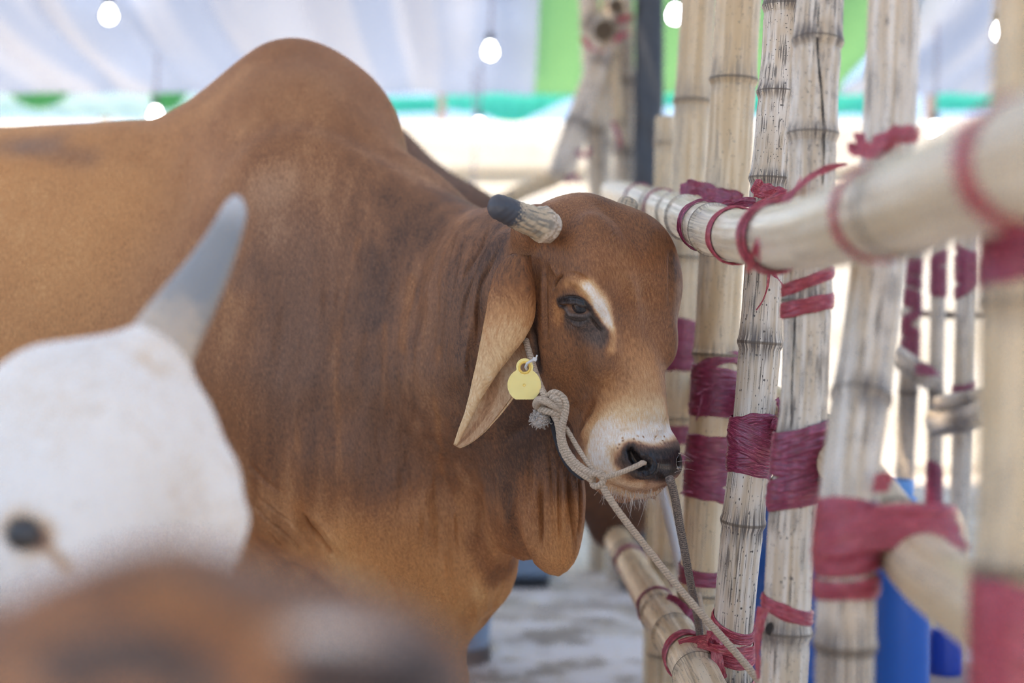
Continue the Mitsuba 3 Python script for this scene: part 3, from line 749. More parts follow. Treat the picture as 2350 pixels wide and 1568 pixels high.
# brisket between the legs and the hanging dewlap
bull.ell(at(985, 1230, 2.72), [.15, .12, .17], k=.09)
bull.cap([at(1110, 1190, 2.66), at(1062, 1300, 2.68), at(1015, 1400, 2.72)], [.06, .070, .055], k=.05)
bull.ell(at(1268, 1140, 2.44), [.052, .040, .122], k=.035)
bull.ell(at(1275, 1245, 2.44), [.036, .026, .050], k=.03)
bull.ell(at(1300, 1160, 2.43), [.030, .030, .075], k=.02)
bull.ell(at(1215, 1120, 2.50), [.075, .05, .115], k=.05)
# head
HK = [[-.188, .030, -.075, -.125], [-.174, .062, -.050, -.160], [-.140, .090, -.016, -.185], [-.10, .101, .010, -.205], [-.04, .104, .016, -.215], [0.02, .100, .010, -.213],
      [.07, .094, .006, -.205], [.12, .081, .007, -.172], [.17, .068, .005, -.146], [.205, .058, -.002, -.130], [.245, .058, -.002, -.122], [.280, .050, -.012, -.112], [.300, .030, -.035, -.09]]
bull.add(loft(head_local, HK, 2.5), HO - .5, HO + .5, .045)
for s in (1, -1):
    bull.ell(hp(s * .088, -.015, -.035), [.030, .036, .055], HM, k=.03)            # brow
    bull.ell(hp(s * .060, .002, -.085), [.052, .030, .062], HM, k=.04)               # forehead half
    bull.ell(hp(s * .080, -.150, .035), [.026, .060, .085], HM, k=.04)             # jaw muscle
    bull.ell(hp(s * .045, -.072, .215), [.030, .055, .058], HM, k=.03)             # upper lip
    bull.ell(hp(s * .040, -.020, .240), [.026, .026, .036], HM, k=.018)            # nostril wing
    bull.cap([hp(s * .078, -.085, -.148), hp(s * .105, -.088, -.158)], [.036, .030], k=.02)   # horn base
bull.ell(hp(-.074, -.014, .040), [.022, .026, .046], HM, k=.03)
bull.ell(hp(.072, -.018, .060), [.020, .024, .046], HM, k=.03)
bull.ell(hp(0, -.018, .252), [.045, .026, .032], HM, k=.02)                         # nose pad
bull.ell(hp(0, -.100, .250), [.042, .032, .042], HM, k=.02)                         # chin
bull.ell(hp(0, -.070, -.136), [.072, .058, .066], HM, k=.04)
bull.ell(hp(-.055, -.03, -.115), [.05, .04, .05], HM, k=.04)
bull.cap([hp(0, -.13, -.085), at(1185, 660, 2.54)], [.112, .12], k=.09)               # nape
bull.cap([hp(0, -.19, .03), at(1215, 960, 2.50)], [.075, .07], k=.08)               # throat
bull_plain = Body(); bull_plain.parts = list(bull.parts)


def hitpx(pts): return bull_plain.hit([p[0] for p in pts], [p[1] for p in pts])


NOS = hitpx([(1447, 1034), (1456, 1050), (1468, 1064), (1486, 1069)])
NOS_N = -unit(bull_plain.grad(NOS))
mirror = lambda P: HO + ((P - HO) @ HM.T * [-1, 1, 1]) @ HM
for q in (lambda P: P, mirror):
    path = NOS + NOS_N * .003; deep = NOS + NOS_N * .016
    bull.cap(q(path), [.0065, .0080, .0095, .0080], k=.005, op='s')
    bull.cap([q(deep)[0], q(deep)[1], q(deep)[2]], [.007, .009, .009], k=.006, op='s')
    bull.cap([q(path)[2], q(deep)[2]], [.007, .007], k=.006, op='s')
EYE_S = hitpx([(1323, 709)])[0]; EYE_N = unit(bull_plain.grad(EYE_S[None])[0])
EYE_C = EYE_S - EYE_N * .0205; EYE_R = .0195
EYE_O = hitpx([(1303, 703), (1324, 710), (1345, 716)]) + EYE_N * .001
for q in (lambda P: P, mirror):
    bull.cap(q(EYE_O), [.0055, .0085, .0060], k=.006, op='s')

BV, BF = mesh_body(bull, [-2.45, 2.0, -.02], [.62, 3.75, 1.75], .012)


def grade(P):
    s = np.where((P[:, 0] > -1.2) & (P[:, 1] < 3.1), .0075, .02)
    s = np.where((P[:, 0] > -.6) & (P[:, 1] < 2.9), .0052, s)
    h = head_local(P); hd = np.linalg.norm(h - [0, -.05, .05], axis=1)
    s = np.where((hd < .34) & (h[:, 0] + h[:, 1] * .9 > -.13), .0034, s)
    s = np.where((P[:, 0] > -.25) & (P[:, 1] < 2.8) & (P[:, 2] > .42) & (hd > .3), .0036, s)
    s = np.where((P[:, 0] > -.02) & (P[:, 1] < 2.62) & (P[:, 2] < .85), .0030, s)
    s = np.where(np.linalg.norm(P - EYE_S, axis=1) < .06, .0015, s)
    s = np.where(np.linalg.norm(h - [.02, -.03, .245], axis=1) < .085, .0021, s)
    return s


BV, BF = refine(BV, BF, grade)
BV = bull.project(BV, BF, 3)

BR = Brush(BV)
BN = normals(BV, BF)
MPX = 0.00071
# (pixel path on the near side, radius in pixels, height in millimetres)
FOLDS = [
    # wrinkles of the nape
    ([(1049, 474), (1020, 530), (1000, 590)], 4, -2.5), ([(1072, 479), (1045, 545), (1022, 625), (1012, 700)], 4, -3.5), ([(1090, 488), (1055, 590), (1034, 690), (1030, 770)], 4, -3),
    ([(1123, 502), (1091, 584), (1071, 625), (1046, 700)], 4, -4), ([(1142, 522), (1104, 594), (1068, 680), (1060, 790)], 4, -4), ([(1163, 530), (1122, 612), (1099, 676), (1097, 757), (1085, 820)], 5, -5),
    ([(1035, 500), (1000, 600), (990, 700)], 9, 2), ([(1062, 500), (1030, 600), (1020, 700)], 9, 2.5), ([(1105, 520), (1075, 600), (1050, 700)], 8, 2.5), ([(1135, 550), (1105, 640), (1080, 740)], 8, 3),
    # long upright folds of the neck
    ([(822, 549), (796, 652), (776, 756), (773, 916), (776, 1089)], 10, 1.8), ([(882, 744), (886, 900), (885, 1060)], 8, 2.1),
    ([(919, 690), (922, 888), (930, 1000)], 8, 2.1), ([(1003, 800), (1003, 974), (1010, 1080)], 8, 1.8), ([(675, 888), (681, 1031)], 9, 1.5), ([(900, 740), (905, 1000)], 9, -1.8), ([(862, 640), (866, 900), (868, 1080)], 10, -1.5),
    ([(945, 640), (950, 800), (955, 1050)], 10, -1.5), ([(700, 700), (690, 900), (700, 1100)], 12, -1.5), ([(640, 560), (650, 750), (630, 900)], 16, -2.4), ([(735, 620), (725, 820)], 16, 2.4),
    ([(560, 330), (530, 500), (560, 640)], 32, -2.4), ([(455, 300), (400, 420), (410, 560)], 16, 1.8), ([(1010, 560), (985, 700), (975, 900)], 10, 1.5),
    # throat, dewlap
    ([(1241, 1090), (1241, 1180), (1243, 1282)], 6, -9), ([(1285, 1060), (1284, 1160), (1286, 1270)], 5, -6), ([(1258, 994), (1268, 1100), (1272, 1200), (1268, 1290)], 6, -3), ([(1313, 1066), (1309, 1152), (1316, 1200), (1314, 1275)], 5, -9),
    ([(1329, 1080), (1330, 1150), (1328, 1245)], 5, -9), ([(1321, 1080), (1320, 1160), (1322, 1250)], 5, 6), ([(1300, 1080), (1296, 1180), (1298, 1280)], 5, 3), ([(1290, 1090), (1290, 1230)], 7, 3), ([(1220, 1000), (1216, 1100), (1212, 1240)], 8, -4), ([(1190, 1020), (1178, 1150), (1160, 1280)], 12, 5),
    ([(1120, 1100), (1100, 1200), (1120, 1280)], 12, -4), ([(1050, 1080), (1040, 1200), (1060, 1330)], 10, 4), ([(1020, 1130), (1030, 1300), (1040, 1420)], 8, -4), ([(1145, 1010), (1190, 990), (1235, 960)], 16, -4),
    # armpit and belly skin
    ([(690, 1172), (715, 1210), (742, 1250), (770, 1292)], 6, -16), ([(700, 1168), (745, 1215), (790, 1280)], 14, 7), ([(566, 1145), (610, 1190), (655, 1232), (700, 1290)], 5, -6), ([(585, 1140), (640, 1180), (690, 1215)], 5, -5),
    ([(570, 1190), (620, 1230), (680, 1300)], 5, -5), ([(600, 1150), (660, 1195), (700, 1240)], 6, 4), ([(575, 1165), (640, 1215)], 6, 4), ([(560, 1040), (600, 1100), (660, 1140)], 8, -4),
    ([(860, 1280), (900, 1350), (940, 1450)], 9, -4), ([(830, 1260), (860, 1340)], 12, 4),
    # cheek and mouth corner
    ([(1369, 900), (1360, 927), (1342, 965), (1331, 990), (1326, 1021)], 6, -6), ([(1322, 920), (1315, 945)], 6, -3), ([(1385, 945), (1358, 972), (1342, 1015), (1337, 1045)], 6, -4.5), ([(1352, 950), (1336, 985), (1331, 1020)], 5, 4),
    ([(1345, 905), (1330, 945)], 7, 3), ([(1300, 880), (1290, 930), (1287, 990)], 12, -4), ([(1330, 820), (1360, 860), (1400, 900)], 16, 2), ([(1405, 800), (1420, 850), (1440, 900)], 16, -2.5),
    # around the eye
    ([(1269, 672), (1277, 645), (1294, 630)], 4, -5), ([(1294, 630), (1338, 637), (1364, 660), (1389, 700), (1401, 725), (1399, 742)], 4.5, -3.6), ([(1290, 655), (1335, 655), (1362, 685), (1385, 720), (1394, 745)], 11, 5),
    ([(1251, 610), (1253, 677), (1255, 730), (1258, 800)], 4, -2.5), ([(1236, 560), (1243, 640), (1246, 720), (1240, 800)], 9, 3), ([(1222, 740), (1228, 800), (1238, 860)], 8, -6),
    ([(1281, 699), (1297, 695), (1320, 695), (1338, 703), (1351, 716)], 4.5, 6.5), ([(1283, 686), (1305, 681), (1330, 684), (1350, 700)], 2.6, -2.2),
    ([(1296, 707), (1304, 717), (1320, 724), (1338, 724), (1350, 719)], 4.2, 5.0), ([(1302, 728), (1318, 738), (1340, 737), (1354, 729)], 3, -2), ([(1305, 738), (1312, 748), (1325, 755)], 3, -1.5), ([(1306, 733), (1320, 746), (1345, 745)], 5, 2),
    ([(1351, 722), (1366, 744), (1389, 764)], 3.2, -4), ([(1403, 748), (1412, 745), (1413, 735)], 3, -1.5), ([(1281, 700), (1296, 702)], 3, -3),
    # forehead
    ([(1352, 447), (1395, 478), (1428, 507), (1467, 566), (1490, 620)], 24, -7), ([(1310, 470), (1370, 510), (1420, 570)], 34, 5), ([(1450, 480), (1510, 560)], 26, 3), ([(1470, 640), (1490, 720), (1480, 800)], 30, -4),
    ([(1395, 600), (1450, 660), (1465, 740)], 20, 3.5), ([(1535, 560), (1540, 640), (1538, 720)], 7, -3), ([(1262, 590), (1270, 620), (1284, 634)], 8, 3), ([(1225, 520), (1226, 560), (1240, 590)], 10, -4),
    # muzzle
    ([(1409, 1042), (1410, 1010), (1416, 998), (1436, 988), (1472, 988)], 3.5, -2.2), ([(1498, 1001), (1527, 1007), (1558, 999)], 3.5, -4), ([(1490, 985), (1525, 990), (1558, 982)], 10, 5), ([(1530, 965), (1552, 960)], 6, -2.5),
    ([(1440, 1022), (1430, 1048), (1440, 1072)], 5, 2.5), ([(1492, 1048), (1504, 1068), (1495, 1088), (1462, 1093), (1440, 1085)], 7, 3.5), ([(1470, 1040), (1484, 1052)], 6, 2.5), ([(1450, 1100), (1480, 1104), (1510, 1098)], 4, -2.5),
    ([(1384, 1104), (1410, 1117), (1445, 1131), (1500, 1132), (1536, 1110)], 4, -3.5), ([(1395, 1094), (1440, 1112), (1500, 1112)], 9, 2.5), ([(1345, 1050), (1362, 1075), (1378, 1096)], 8, 2),
]


def hit_all(paths):
    flat = [p for path in paths for p in path]
    h, o = hitpx(flat), 0
    for path in paths:
        yield h[o:o + len(path)]; o += len(path)


for (path, r, a), H3 in zip(FOLDS, hit_all([x[0] for x in FOLDS])):
    w = BR.weight(H3, r * MPX, taper=.35)
    BV = BV + BN * (w * a * .0014)[:, None]
    if r < 8 and a < 0:                         # the skin swells a little beside a crease
        BV = BV + BN * ((BR.weight(H3, r * 2.2 * MPX, taper=.35) - w) * -a * .00035)[:, None]
# loose skin: fine upright ripples over neck and chest, small unevenness everywhere
P0 = BR.V
rip = meshkit.fbm(P0 * [38, 38, 6], 3, seed=3) - .5
where = np.clip((P0[:, 0] + .62) / .25, 0, 1) * np.clip((1.30 - P0[:, 2]) / .2, 0, 1) * np.clip((np.linalg.norm(head_local(P0) - [0, -.05, .05], axis=1) - .22) / .08, 0, 1)
BV = BV + BN * (rip * .019 * where + (meshkit.fbm(P0 * 9, 2, seed=9) - .5) * .006)[:, None]
BN = normals(BV, BF)
# ---------------------------------------------------------------- its coat: uv holds (tone, warmth) of the hair
TONES = [(0.0, (.014, .014, .017)), (.2, (.090, .045, .028)), (.4, (.265, .115, .050)), (.6, (.500, .265, .125)), (.8, (.720, .510, .300)), (1.0, (.880, .830, .760))]


def coat_fn(ax, streak):
    A = [[float(x) for x in row] for row in ax]
    def fn(p, n, uv):
        u, v = uv.x, uv.y
        q = [p.x * r[0] + p.y * r[1] + p.z * r[2] for r in A]
        w = mikit.noise(q[0] * 28, q[1] * 28, q[2] * 22) - .5
        hair = mikit.noise(q[0] * streak + w * 12, q[1] * streak + w * 9, q[2] * streak * .22) - .5
        fine = mikit.noise(q[0] * streak * 2.1, q[1] * streak * 2.1, q[2] * streak * .9) - .5
        blotch = mikit.fbm(q[0] * 9, q[1] * 9, q[2] * 7, 3) - .5
        u = dr.clip(u + hair * .17 + fine * .08 + blotch * .10 * dr.minimum(1, u * 3), 0, 1)
        c = mi.Color3f(TONES[0][1])
        for (a, _), (b, col) in zip(TONES[:-1], TONES[1:]):
            c = mikit.mix(c, col, dr.clip((u - a) / (b - a), 0, 1))
        g = mi.luminance(c)
        warm = mi.Color3f(c.x * 1.12, c.y * .95, c.z * .66)
        cool = mi.Color3f(g * 1.06, g * .99, g * .96) * .85 + c * .15
        return dr.select(v > .5, mikit.mix(c, warm, (v - .5) * 2), mikit.mix(cool, c, v * 2))
    return fn


def coat_rough(p, n, uv): return .20 + .36 * mikit.smoothstep(.06, .15, uv.x)


mat('bull_coat', mikit.proc(coat_fn(HM, 620)), mikit.proc(coat_rough), .32, sheen=.15, sheen_tint=.4)
mat('bull_ear_skin', mikit.proc(coat_fn(np.eye(3), 420)), .6, .3, sheen=.15, sheen_tint=.4)

tone = np.full(len(BV), .43); warm = np.full(len(BV), .5)
hl = head_local(P0); hd = np.linalg.norm(hl - [0, -.05, .05], axis=1)
S = lambda a, b, x: np.clip((x - a) / (b - a), 0, 1) ** 2 * (3 - 2 * np.clip((x - a) / (b - a), 0, 1))
# flank lighter and more orange to the rear, dark neck, orange legs and chest
rear = S(-.45, -1.0, P0[:, 0])
tone += rear * .17; warm += rear * .34
neck = S(-.60, -.25, P0[:, 0]) * S(.50, .72, P0[:, 2]) * S(1.42, 1.25, P0[:, 2])
tone -= neck * .09; warm -= neck * .06
low = S(.82, .52, P0[:, 2])
tone += low * .16; warm += low * .40
streak = meshkit.fbm(P0 * [46, 46, 4.2], 3, 11) - .5; soot = meshkit.fbm(P0 * [11, 11, 3.2], 3, 21) - .5
tone += (streak * .20 + soot * .34) * S(-.70, -.42, P0[:, 0]) * S(.18, .26, hd) * S(1.5, 1.3, P0[:, 2]) + streak * .05
PAINT = [  # pixel path, radius px, tone, warmth, strength
    ([(700, 610), (690, 720), (650, 850)], 60, .28, .40, .75), ([(850, 600), (860, 720)], 55, .22, .38, .8), ([(740, 640), (735, 720)], 28, .24, .55, .7), ([(880, 880), (860, 1050), (870, 1120)], 60, .25, .42, .7), ([(1040, 690), (1000, 850)], 60, .27, .40, .65),
    ([(1090, 1000), (1130, 1080), (1200, 1010)], 60, .17, .50, .85), ([(1180, 900), (1200, 980)], 40, .18, .45, .7), ([(1060, 800), (1070, 900)], 45, .24, .45, .7), ([(590, 600), (560, 640)], 40, .33, .35, .6), ([(430, 880), (520, 960)], 60, .36, .5, .6),  # first two strokes: shade under the ear painted into the neck colour
    ([(822, 549), (796, 652), (776, 756), (773, 916), (776, 1089)], 8, .46, .60, .5), ([(882, 744), (886, 900), (885, 1060)], 8, .44, .6, .45), ([(940, 640), (925, 800)], 14, .46, .62, .5), ([(675, 888), (681, 1031)], 8, .48, .6, .5), ([(1003, 800), (1003, 974), (1010, 1080)], 8, .42, .65, .5),
    ([(800, 1270), (850, 1330), (920, 1420)], 75, .72, .92, .85), ([(950, 1180), (960, 1300), (1000, 1450)], 60, .54, .85, .65), ([(1060, 1160), (1060, 1300)], 40, .50, .80, .6), ([(1090, 1240), (1130, 1320)], 26, .34, .7, .7), ([(620, 1180), (660, 1230)], 40, .48, .6, .6),  # first stroke: warm light from below on the chest, painted as paler hair
    ([(610, 430), (650, 420)], 60, .56, .40, .6), ([(560, 160), (480, 240), (400, 290)], 30, .54, .6, .5), ([(700, 130), (850, 260)], 70, .40, .42, .5), ([(250, 480), (150, 600), (60, 720)], 120, .62, .88, .6), ([(60, 340), (200, 360)], 40, .42, .25, .6),
    ([(680, 560), (690, 750), (670, 900)], 90, .36, .35, .7), ([(770, 600), (780, 700)], 60, .33, .4, .6), ([(850, 900), (860, 1060)], 70, .34, .4, .6), ([(1130, 1080), (1090, 1040)], 60, .30, .4, .5), ([(620, 450), (620, 520)], 60, .52, .35, .5),
    ([(850, 1240), (950, 1350), (1000, 1450)], 90, .54, .92, .6), ([(0, 700), (150, 720)], 180, .56, .85, .5), ([(120, 320), (20, 330)], 50, .44, .2, .6),
    ([(705, 1200), (690, 1170)], 30, .40, 1., .7), ([(1290, 1180), (1290, 1290)], 30, .57, .95, .7), ([(1230, 1200), (1210, 1110)], 25, .42, .7, .5), ([(1140, 1330), (1185, 1285)], 30, .30, .7, .7),
    # head
    ([(1250, 560), (1330, 520), (1420, 520), (1500, 600)], 85, .33, .66, .85), ([(1330, 470), (1420, 500)], 40, .33, .62, .7), ([(1390, 600), (1470, 680), (1500, 780)], 55, .44, .52, .8), ([(1545, 590), (1548, 630)], 18, .20, .4, .7),
    ([(1560, 660), (1555, 740)], 14, .46, .2, .7), ([(1250, 640), (1255, 760), (1262, 860)], 30, .34, .5, .7), ([(1280, 700), (1283, 740)], 14, .56, .95, .7),
    ([(1300, 800), (1330, 860), (1350, 900)], 48, .35, .6, .85), ([(1300, 850), (1300, 930)], 26, .38, .85, .5), ([(1480, 830), (1440, 800)], 44, .52, .75, .8), ([(1490, 880), (1470, 940)], 60, .66, .62, .9), ([(1405, 800), (1410, 760)], 12, .66, .72, .9), ([(1400, 880), (1395, 930)], 26, .56, .7, .7),
    ([(1440, 940), (1380, 975)], 34, .72, .7, .85), ([(1360, 1000), (1395, 985)], 26, .80, .65, .8), ([(1510, 960), (1450, 985), (1380, 1010), (1370, 1050)], 34, .97, .5, .97), ([(1540, 985), (1500, 1010), (1430, 1010)], 24, .98, .45, .97), ([(1400, 1080), (1370, 1040)], 26, .95, .48, .9),
    ([(1545, 985), (1440, 975), (1370, 1000)], 26, .93, .52, .85), ([(1520, 940), (1440, 950)], 30, .78, .6, .7), ([(1470, 1112), (1420, 1105)], 14, .76, .42, .85), ([(1400, 1122), (1450, 1138), (1510, 1130)], 14, .78, .45, .9), ([(1500, 1110), (1530, 1100)], 14, .66, .3, .85), ([(1440, 1118), (1490, 1120)], 9, .64, .28, .6),
    # black nose
    ([(1490, 1045), (1530, 1042), (1556, 1035)], 20, .08, .25, 1.), ([(1500, 1070), (1540, 1070), (1556, 1055)], 22, .04, .3, 1.), ([(1490, 1090), (1525, 1092), (1545, 1082)], 12, .06, .3, .95), ([(1446, 1034), (1452, 1052), (1465, 1072), (1490, 1082)], 13, .03, .25, 1.), ([(1430, 1060), (1450, 1075)], 12, .16, .1, .8), ([(1475, 1040), (1510, 1050)], 12, .09, .1, .9), ([(1420, 1062), (1445, 1066)], 10, .3, .3, .7),
    ([(1462, 1092), (1500, 1096)], 6, .10, .4, .9), ([(1450, 1022), (1480, 1030)], 9, .35, .3, .5), ([(1530, 1020), (1556, 1022)], 8, .34, .15, .6),
    # eye: dark rim, pale brow
    ([(1300, 650), (1340, 650), (1360, 670)], 12, .60, .8, .7), ([(1350, 660), (1372, 685), (1391, 715), (1398, 744)], 16, .97, .48, 1.), ([(1358, 690), (1380, 720), (1390, 740)], 8, .98, .42, 1.), ([(1330, 664), (1350, 690)], 9, .62, .8, .6),
    ([(1282, 692), (1305, 686), (1330, 690), (1350, 706)], 8, .05, .15, 1.), ([(1285, 702), (1296, 706)], 6, .05, .3, .95), ([(1352, 712), (1370, 740), (1388, 762)], 7, .07, .3, .95), ([(1298, 711), (1306, 719), (1320, 726), (1340, 726), (1352, 720)], 4.5, .36, .0, .97),
    ([(1303, 726), (1325, 735), (1352, 731)], 8, .17, .0, .97), ([(1310, 742), (1345, 748), (1376, 762)], 17, .20, .12, .92), ([(1340, 765), (1380, 780)], 17, .24, .2, .8), ([(1314, 752), (1330, 790)], 14, .30, .4, .6),
    ([(1225, 745), (1230, 800), (1236, 850)], 9, .10, .4, .9), ([(1228, 700), (1231, 745)], 6, .14, .4, .8), ([(1270, 960), (1290, 1060), (1320, 1110)], 18, .22, .6, .7), ([(1320, 640), (1280, 660)], 8, .5, .7, .4), ([(1240, 940), (1225, 1000)], 30, .17, .5, .8),  # first two strokes: shade of the ear and cheek gap painted into the coat
]
hb = list(hit_all([x[0] for x in PAINT]))
for (path, r, u, v, k), H3 in zip(PAINT, hb):
    w = BR.weight(H3, r * MPX * 1.15, power=2.6) * k
    tone += (u - tone) * w; warm += (v - warm) * w
rim = np.linalg.norm(P0 - EYE_S, axis=1) < .017
tone = np.where(rim, np.minimum(tone, .40), tone)
inner = np.linalg.norm(P0 - mirror((EYE_S)[None])[0], axis=1)
tone += (.1 - tone) * np.exp(-(inner / .022) ** 2); tone += (.9 - tone) * np.exp(-(np.linalg.norm(P0 - mirror((EYE_S + HN * .02)[None])[0], axis=1) / .014) ** 2)
for q, qr in ((NOS + NOS_N * .006, .0125), (mirror(NOS + NOS_N * .006), .0125), (NOS + NOS_N * .018, .017), (mirror(NOS + NOS_N * .018), .017)):
    w = BR.weight(q, qr, power=3); tone += (.02 - tone) * w; warm += (.3 - warm) * w  # darkness inside the nostril hollows is put into the coat colour
hoof = S(.10, .07, P0[:, 2]); tone += (.1 - tone) * hoof
rd = np.random.default_rng(3)
for q in hitpx([(1440 + rd.uniform(-22, 100), 1012 + rd.uniform(-14, 18)) for _ in range(26)]):      # the roots of the whiskers
    if not np.isnan(q).any():
        w = BR.weight(q[None], .0015); tone += (.08 - tone) * w * .9; warm += (.2 - warm) * w
BULL = thing('bull', 'large brown humped bull with a haltered head lowered beside the bamboo fence', 'bull')
obj('body', tri(BV, BF), 'bull_coat', BULL, smooth=True, uv=np.stack([tone, warm], 1))


# ---- ears: a leaf rolled along its outer edge; rows run from the near rim round the fold to the far rim
def ear_mesh(rows, flip=None, thick=.0035):
    rows = np.asarray(rows, float)                 # n x 5 x 3
    if flip is not None: rows = flip(rows.reshape(-1, 3)).reshape(rows.shape)
    n, m = 60, 40
    R = np.stack([spline(r, m) for r in rows], 0)
    G = CubicSpline(np.linspace(0, 1, len(rows)), R)(np.linspace(0, 1, n))
    gu, gv = np.gradient(G, axis=0), np.gradient(G, axis=1)
    N = unit(np.cross(gu, gv))
    s = np.linspace(-1, 1, m)[None, :, None]; e = np.linspace(0, 1, n)[:, None, None]
    th = thick * np.sqrt(np.clip(1 - s ** 6, 0, 1)) * np.clip((1.02 - e) * 8, 0, 1) ** .5
    w = (meshkit.fbm(G * [60, 60, 14], 2, 5) - .5)[..., None] * .003
    a, b = G + N * (th + w), G - N * (th - w)
    v = np.vstack([a.reshape(-1, 3), b.reshape(-1, 3)])
    i, j = np.meshgrid(np.arange(n - 1), np.arange(m - 1), indexing='ij')
    q = np.stack([i * m + j, i * m + j + 1, (i + 1) * m + j + 1, (i + 1) * m + j], -1).reshape(-1, 4)
    k = n * m
    f = [q, q[:, ::-1] + k]
    ring = np.r_[np.arange(m), np.arange(1, n) * m + m - 1, (n - 1) * m + np.arange(m - 2, -1, -1), np.arange(n - 2, 0, -1) * m]
    r2 = np.roll(ring, -1)
    f.append(np.stack([ring, ring + k, r2 + k, r2], 1))
    return v, np.vstack(f), np.tile(np.stack(np.meshgrid(np.linspace(0, 1, n), np.linspace(0, 1, m), indexing='ij'), -1).reshape(-1, 2), (2, 1)), k


ED = 2.285
EROWS = [[(1216, 585, 0), (1192, 585, -.030), (1172, 590, -.005), (1190, 620, .025), (1216, 610, .03)],
         [(1226, 655, 0), (1180, 645, -.036), (1135, 645, -.010), (1160, 680, .030), (1228, 670, .03)],
         [(1225, 728, 0), (1175, 715, -.034), (1120, 720, -.012), (1160, 750, .026), (1232, 745, .025)],
         [(1197, 786, -.006), (1150, 780, -.032), (1108, 785, -.015), (1160, 800, .020), (1222, 800, .022)],
         [(1148, 850, -.014), (1118, 848, -.028), (1094, 850, -.014), (1145, 862, .012), (1207, 862, .014)],
         [(1106, 915, -.018), (1092, 913, -.024), (1080, 915, -.012), (1122, 928, .006), (1172, 918, .006)],
         [(1077, 970, -.018), (1070, 968, -.020), (1063, 970, -.012), (1088, 985, -.002), (1118, 985, -.002)],
         [(1048, 1022, -.018), (1045, 1020, -.017), (1042, 1020, -.016), (1048, 1026, -.012), (1055, 1028, -.012)]]
erow = np.array([[at(x, y, ED + d) for x, y, d in r] for r in EROWS])
for k, fl in enumerate((None, mirror)):
    v, f, st_, nv = ear_mesh(erow, fl)
    s_, t_ = st_[:, 0], st_[:, 1]
    outer = np.arange(len(v)) < nv
    if not outer[np.argmin(v[:, 1] + 9 * (np.abs(t_ - .25) > .1))]: outer = ~outer
    n3 = meshkit.fbm(v * [25, 25, 10], 3, 2) - .5
    tn = np.where(outer, .66 + .10 * S(.3, .6, s_), .64 + n3 * .22)
    tn = np.where(outer, tn - .36 * S(.40, .08, s_) + n3 * .12, tn)
    wm = np.where(outer, .66, .45)
    tn = np.where(~outer & (np.abs(t_ - .62) < .05) & (s_ > .4), tn - .12, tn)
    obj('ear', tri(v, np.vstack([f[:, [0, 1, 2]], f[:, [0, 2, 3]]])), 'bull_ear_skin', BULL, smooth=True, uv=np.stack([tn, wm], 1), label='drooping tan ear rolled lengthwise, pinkish inside')


# ---- horns
def horn_fn(p, n, uv):
    s = uv.y / .115
    g = mikit.noise(p.x * 300, p.y * 300, p.z * 300); st2 = mikit.noise(uv.x * 40, s * 5)
    c = mikit.mix((.54, .42, .28), (.26, .22, .17), mikit.smoothstep(.3, .75, st2 * .8 + g * .2))
    c = mikit.mix(c, (.070, .072, .085), mikit.smoothstep(.72, .90, s + (g - .5) * .2))
    scab = mikit.mix((.74, .64, .52), (.40, .27, .16), g)
    return mikit.mix(scab, c, mikit.smoothstep(.12, .30, s + (st2 - .5) * .15))


mat('bull_horn', mikit.proc(horn_fn), .42, .5)
hpts = np.array([at(1262, 523, 2.262), at(1235, 512, 2.245), at(1200, 500, 2.225), at(1165, 484, 2.205), at(1140, 474, 2.19), at(1122, 468, 2.182)])
farh = np.array([at(1420, 545, 2.44), at(1426, 515, 2.455), at(1434, 488, 2.47), at(1441, 468, 2.475), at(1447, 452, 2.475)])
for hq, hs in ((hpts, .155), (farh, .09)):
    c = spline(hq, 60); L = np.linspace(0, 1, 60)
    r = .0265 - .009 * L; r = r * np.sqrt(np.clip(1 - ((L - .86) / .14).clip(0) ** 2, .0, 1)) + .0004
    r = r + .004 * np.exp(-((L - .14) / .07) ** 2)
    v, f, uv = tube(c, r, 40, prof=lambda i, a: 1 + .05 * np.sin(a * 2 + i * .02) + .02 * np.sin(i * 1.1 + 2 * np.sin(a * 3)))
    v = v + (meshkit.fbm(v * 130, 2, 4) - .5)[:, None] * unit(v - c[np.clip((uv[:, 1] / uv[:, 1].max() * 59).astype(int), 0, 59)]) * .004 * np.exp(-((uv[:, 1] - .015) / .03) ** 2)[:, None]
    uv = uv * [1, hs / uv[:, 1].max()]
    obj('horn', tri(v, f), 'bull_horn', BULL, smooth=True, uv=uv, label='stubby grey-tipped horn with a scabby tan base')


# ---- eyes
def eye_fn(p, n, uv): return mikit.mix((.010, .010, .012), (.035, .032, .034), mikit.noise(p.x * 900, p.y * 900, p.z * 60))


mat('bull_eye', mikit.proc(eye_fn), .06, .9)
for fl in (lambda P: P, mirror):
    m = trimesh.creation.icosphere(4, EYE_R); m.apply_translation(fl(EYE_C[None])[0])
    obj('eye', m, 'bull_eye', BULL, smooth=True, label='dark glossy eye')
mat('whisker', (.62, .56, .50), .4, .5)
ws = []
for i in range(130):
    x = rd.uniform(1385, 1540); y = 1118 + 20 * (1 - ((x - 1460) / 80) ** 2) + rd.uniform(-14, 2)
    ws.append((x, y))
hw = hitpx(ws); gn = unit(bull_plain.grad(np.nan_to_num(hw)))
parts = []
for q, g in zip(hw, gn):
    if np.isnan(q).any(): continue
    L = rd.uniform(.012, .030) * (1.7 if rd.random() < .06 else 1)
    d = unit(g * .5 + np.array([rd.normal(0, .25), rd.normal(0, .25), -1.0]))
    t = np.linspace(0, 1, 7)[:, None]
    path = q - g * .002 + d * L * t + np.array([rd.normal(0, .2), rd.normal(0, .2), -.05]) * L * t ** 2
    v, f, _ = tube(path, .00032 * (1 - .7 * t[:, 0]), 4, caps=False); parts.append((v, f))
